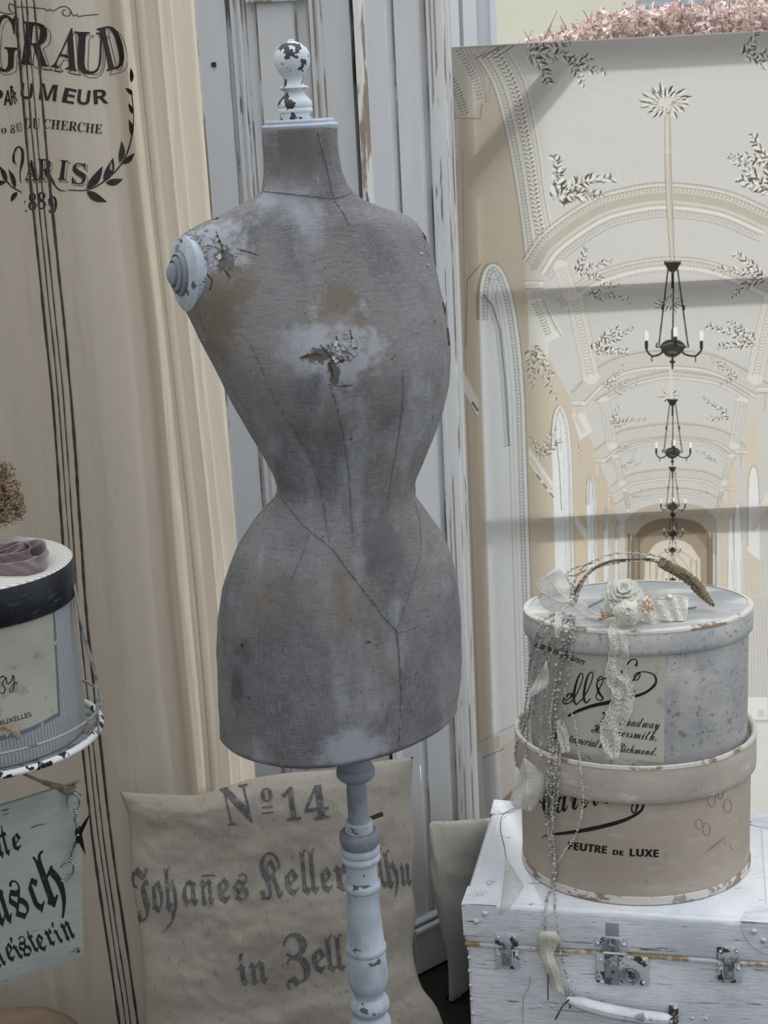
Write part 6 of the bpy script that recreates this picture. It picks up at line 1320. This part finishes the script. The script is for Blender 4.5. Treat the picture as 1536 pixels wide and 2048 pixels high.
# mauve satin ribbon bow
bow = thing('satin_ribbon', 'dusty mauve satin ribbon looped on the lid of the striped hat box', 'ribbon', atZ(-10, 1128, TZ+.002))
za = TZ+.0015
def band(path, h0, h1, leanv, nm='loop'):
    P2 = cr(path, 8); N = len(P2); G = []
    for i, p in enumerate(P2):
        q = Vector(atZ(p[0], p[1], za)); h = h0+(h1-h0)*math.sin(math.pi*i/(N-1)); ln = leanv*math.sin(math.pi*i/(N-1))
        G.append([tuple(q+Vector((.0015*math.sin(k*.9+i*.3), ln*k/8+.001*math.sin(i*.7+k), h*k/8))) for k in range(9)])
    return build(nm, MB().grid(G), M_SATIN, bow, smooth='all', thick=.0007)
band([(-30, 1148), (20, 1152), (60, 1150), (84, 1142), (96, 1128), (88, 1116), (66, 1112), (40, 1116), (10, 1124), (-30, 1130)], .012, .019, .006)
band([(-30, 1130), (10, 1134), (48, 1130), (64, 1120), (56, 1110), (30, 1108), (-10, 1112)], .014, .017, -.005)
band([(-30, 1142), (0, 1138), (30, 1128), (50, 1118), (60, 1112)], .006, .012, .012, 'ribbon_end')
build('knot', MB().blob(atZ(-12, 1120, za+.006), .011, 3, sc=(1, .8, .7)), M_SATIN, bow, smooth='all')

# ================================================================== hanging painted sign with scissors
YS = 1.66; TR = Vector(atY(160, 1563, YS)); BR = Vector(atY(168, 1911, YS+.004))
TLd = atY(0, 1613, YS-.052); ax_ = (Vector(TLd)-TR); ax_ = ax_.normalized(); dn = (BR-TR); Lh = dn.length; dn.normalize(); nn = ax_.cross(dn).normalized()
if nn.y > 0: nn = -nn
Wd = .30
sg = thing('hanging_sign', 'grey painted board sign with black Gothic lettering hung on jute twine', 'sign', TR+dn*Lh)
b = MB(); T_ = .006; pts = []
def sp3(a, d, t): return tuple(TR+ax_*a+dn*d-nn*t)
bm_ = MB().box(0, Wd, 0, Lh, 0, T_, fn=lambda x, y, z: sp3(x, y, z), bev=.0012); build('board', bm_, M_SIGN, sg, smooth=True); BS = bm_.bvh()
for q in ((157, 1902),):
    h = BS.ray_cast(Vector(CAMP), Vector(ray(*q)).normalized())[0]; build('nail_hole', MB().blob(h, .0022, 2), M_DARK, sg)
I = Ink(BS, .0006)
I.text('pla', 'frak', -70, 1740, -6, 1722, 60); I.text('t', 'frak', 0, 1716, 9, 1714, 62, .05); I.text('t', 'frak', 12, 1712, 22, 1709, 62, .05); I.text('e', 'frak', 27, 1702, 44, 1698, 34, .1)
I.text('u', 'frak', -4, 1853, 28, 1842, 74, .03); I.text('s', 'frak', 36, 1841, 66, 1826, 78, .0); I.text('c', 'frak', 74, 1826, 96, 1818, 70); I.text('h', 'frak', 98, 1814, 138, 1800, 112, .0)
for c_, a, b_, c, d, h in (('m', -38, 1946, 2, 1936, 34), ('n', -4, 1936, 14, 1928, 36), ('e', 18, 1924, 32, 1920, 38), ('i', 37, 1920, 48, 1914, 48), ('s', 50, 1916, 68, 1904, 42), ('t', 70, 1906, 80, 1901, 48), ('e', 82, 1904, 96, 1898, 36), ('r', 100, 1894, 114, 1888, 36), ('i', 118, 1888, 128, 1883, 46), ('n', 132, 1882, 152, 1874, 38)):
    I.text(c_, 'frak', a, b_, c, d, h)
I.build('lettering', M_BLACKINK, sg)
I = Ink(BS, .0004)
for x, y, l in ((2, 1622, 18), (4, 1630, 14), (132, 1572, 22), (136, 1578, 18), (128, 1582, 12), (140, 1904, 14), (148, 1898, 12)): I.stroke([(x, y), (x+l*.5, y-l*.12), (x+l, y-l*.3)], [1, 3, 1], jit=.5)
I.build('worn_edge', M_SIGNEDGE, sg)
# twine: from the stand above down to the sign's corner, wrapped at the end
kp = Vector(atY(146, 1582, YS-.008)); tw_ = [Vector(atY(x, y, YS-.010-.00004*(146-x))) for x, y in ((-70, 1490), (-30, 1514), (0, 1530), (40, 1545), (80, 1562), (110, 1572), (130, 1578), (146, 1583))]
r_ = [.0013, .0013, .0014, .0016, .002, .0034, .0042, .0046]
b = MB().tube(tw_, r_, 9)
for k in range(26):
    t = 4.2+2.75*k/26; i = int(t); c = tw_[i].lerp(tw_[min(i+1, 7)], t-i); d = (tw_[min(i+1, 7)]-tw_[i]).normalized(); u_ = d.orthogonal().normalized(); w_ = d.cross(u_); r = float(np.interp(t, range(8), r_))
    b.tube([c+(u_*math.cos(a)+w_*math.sin(a))*r*1.05+d*.0008*math.cos(a) for a in [2*math.pi*j/9 for j in range(9)]], .0009, 5, closed=True)
build('hanging_twine', b, M_TWINE, cord)
b = MB().tube([kp, Vector(atY(150, 1566, YS-.008)), Vector(atY(158, 1563, YS+.004))], .0016, 6)
b.tube([kp, Vector(atY(152, 1584, YS-.006)), Vector(atY(161, 1590, YS+.004))], .0016, 6); build('knot', b, M_TWINE, cord)
# the scissors
YX = YS-.014
sc = thing('scissors', 'small steel embroidery scissors hanging open from the corner of the sign', 'scissors', atY(153, 1660, YX))
def ringpx(cx, cy, rx, ry, rot, n=28): return [Vector(atY(cx+rx*math.cos(t)*math.cos(rot)-ry*math.sin(t)*math.sin(rot), cy+rx*math.cos(t)*math.sin(rot)+ry*math.sin(t)*math.cos(rot), YX)) for t in [2*math.pi*k/n for k in range(n)]]
def arm(rp, sh, bl, dy):
    b = MB().tube([p_+Vector((0, dy, 0)) for p_ in rp], .0012, 8, closed=True); b.tube([Vector(atY(x, y, YX+dy)) for x, y in cr(sh, 6)], .0016, 8); b.blob(atY(*sh[0], YX+dy), .0024, 2); b.blob(atY(*sh[1], YX+dy), .0022, 2); o = build('handle', b, M_CHROME, sc)
    L_, R__ = [cr(q_, 6) for q_ in bl]; n = len(L_); f = [tuple(atY(p_[0], p_[1], YX+dy-.0008)) for p_ in L_]+[tuple(atY(p_[0], p_[1], YX+dy-.0008)) for p_ in R__]+[tuple(atY(p_[0], p_[1], YX+dy+.0008)) for p_ in L_]+[tuple(atY(p_[0], p_[1], YX+dy+.0008)) for p_ in R__]
    fs = [(i, i+1, n+i+1, n+i) for i in range(n-1)]+[(2*n+i, 3*n+i, 3*n+i+1, 2*n+i+1) for i in range(n-1)]+[(i, 2*n+i, 2*n+i+1, i+1) for i in range(n-1)]+[(n+i, n+i+1, 3*n+i+1, 3*n+i) for i in range(n-1)]
    build('blade', MB().add(f, fs), M_BLADE, sc, smooth=False)
arm(ringpx(146, 1603, 12.5, 18, -.08), [(150, 1622), (152, 1627), (149, 1637), (152, 1648), (157, 1658)], ([(152, 1655), (150, 1668), (160, 1690), (172, 1712)], [(160, 1652), (164, 1668), (168, 1690), (172, 1712)]), 0)
arm(ringpx(131, 1744, 13.5, 21, .45), [(140, 1721), (143, 1716), (143, 1704), (148, 1692), (153, 1680)], ([(150, 1688), (154, 1668), (166, 1646), (181, 1626)], [(158, 1686), (163, 1670), (172, 1650), (181, 1626)]), .0022)
build('pivot_screw', MB().blob(atY(156, 1670, YX-.002), .0018, 2), M_CHROME, sc)
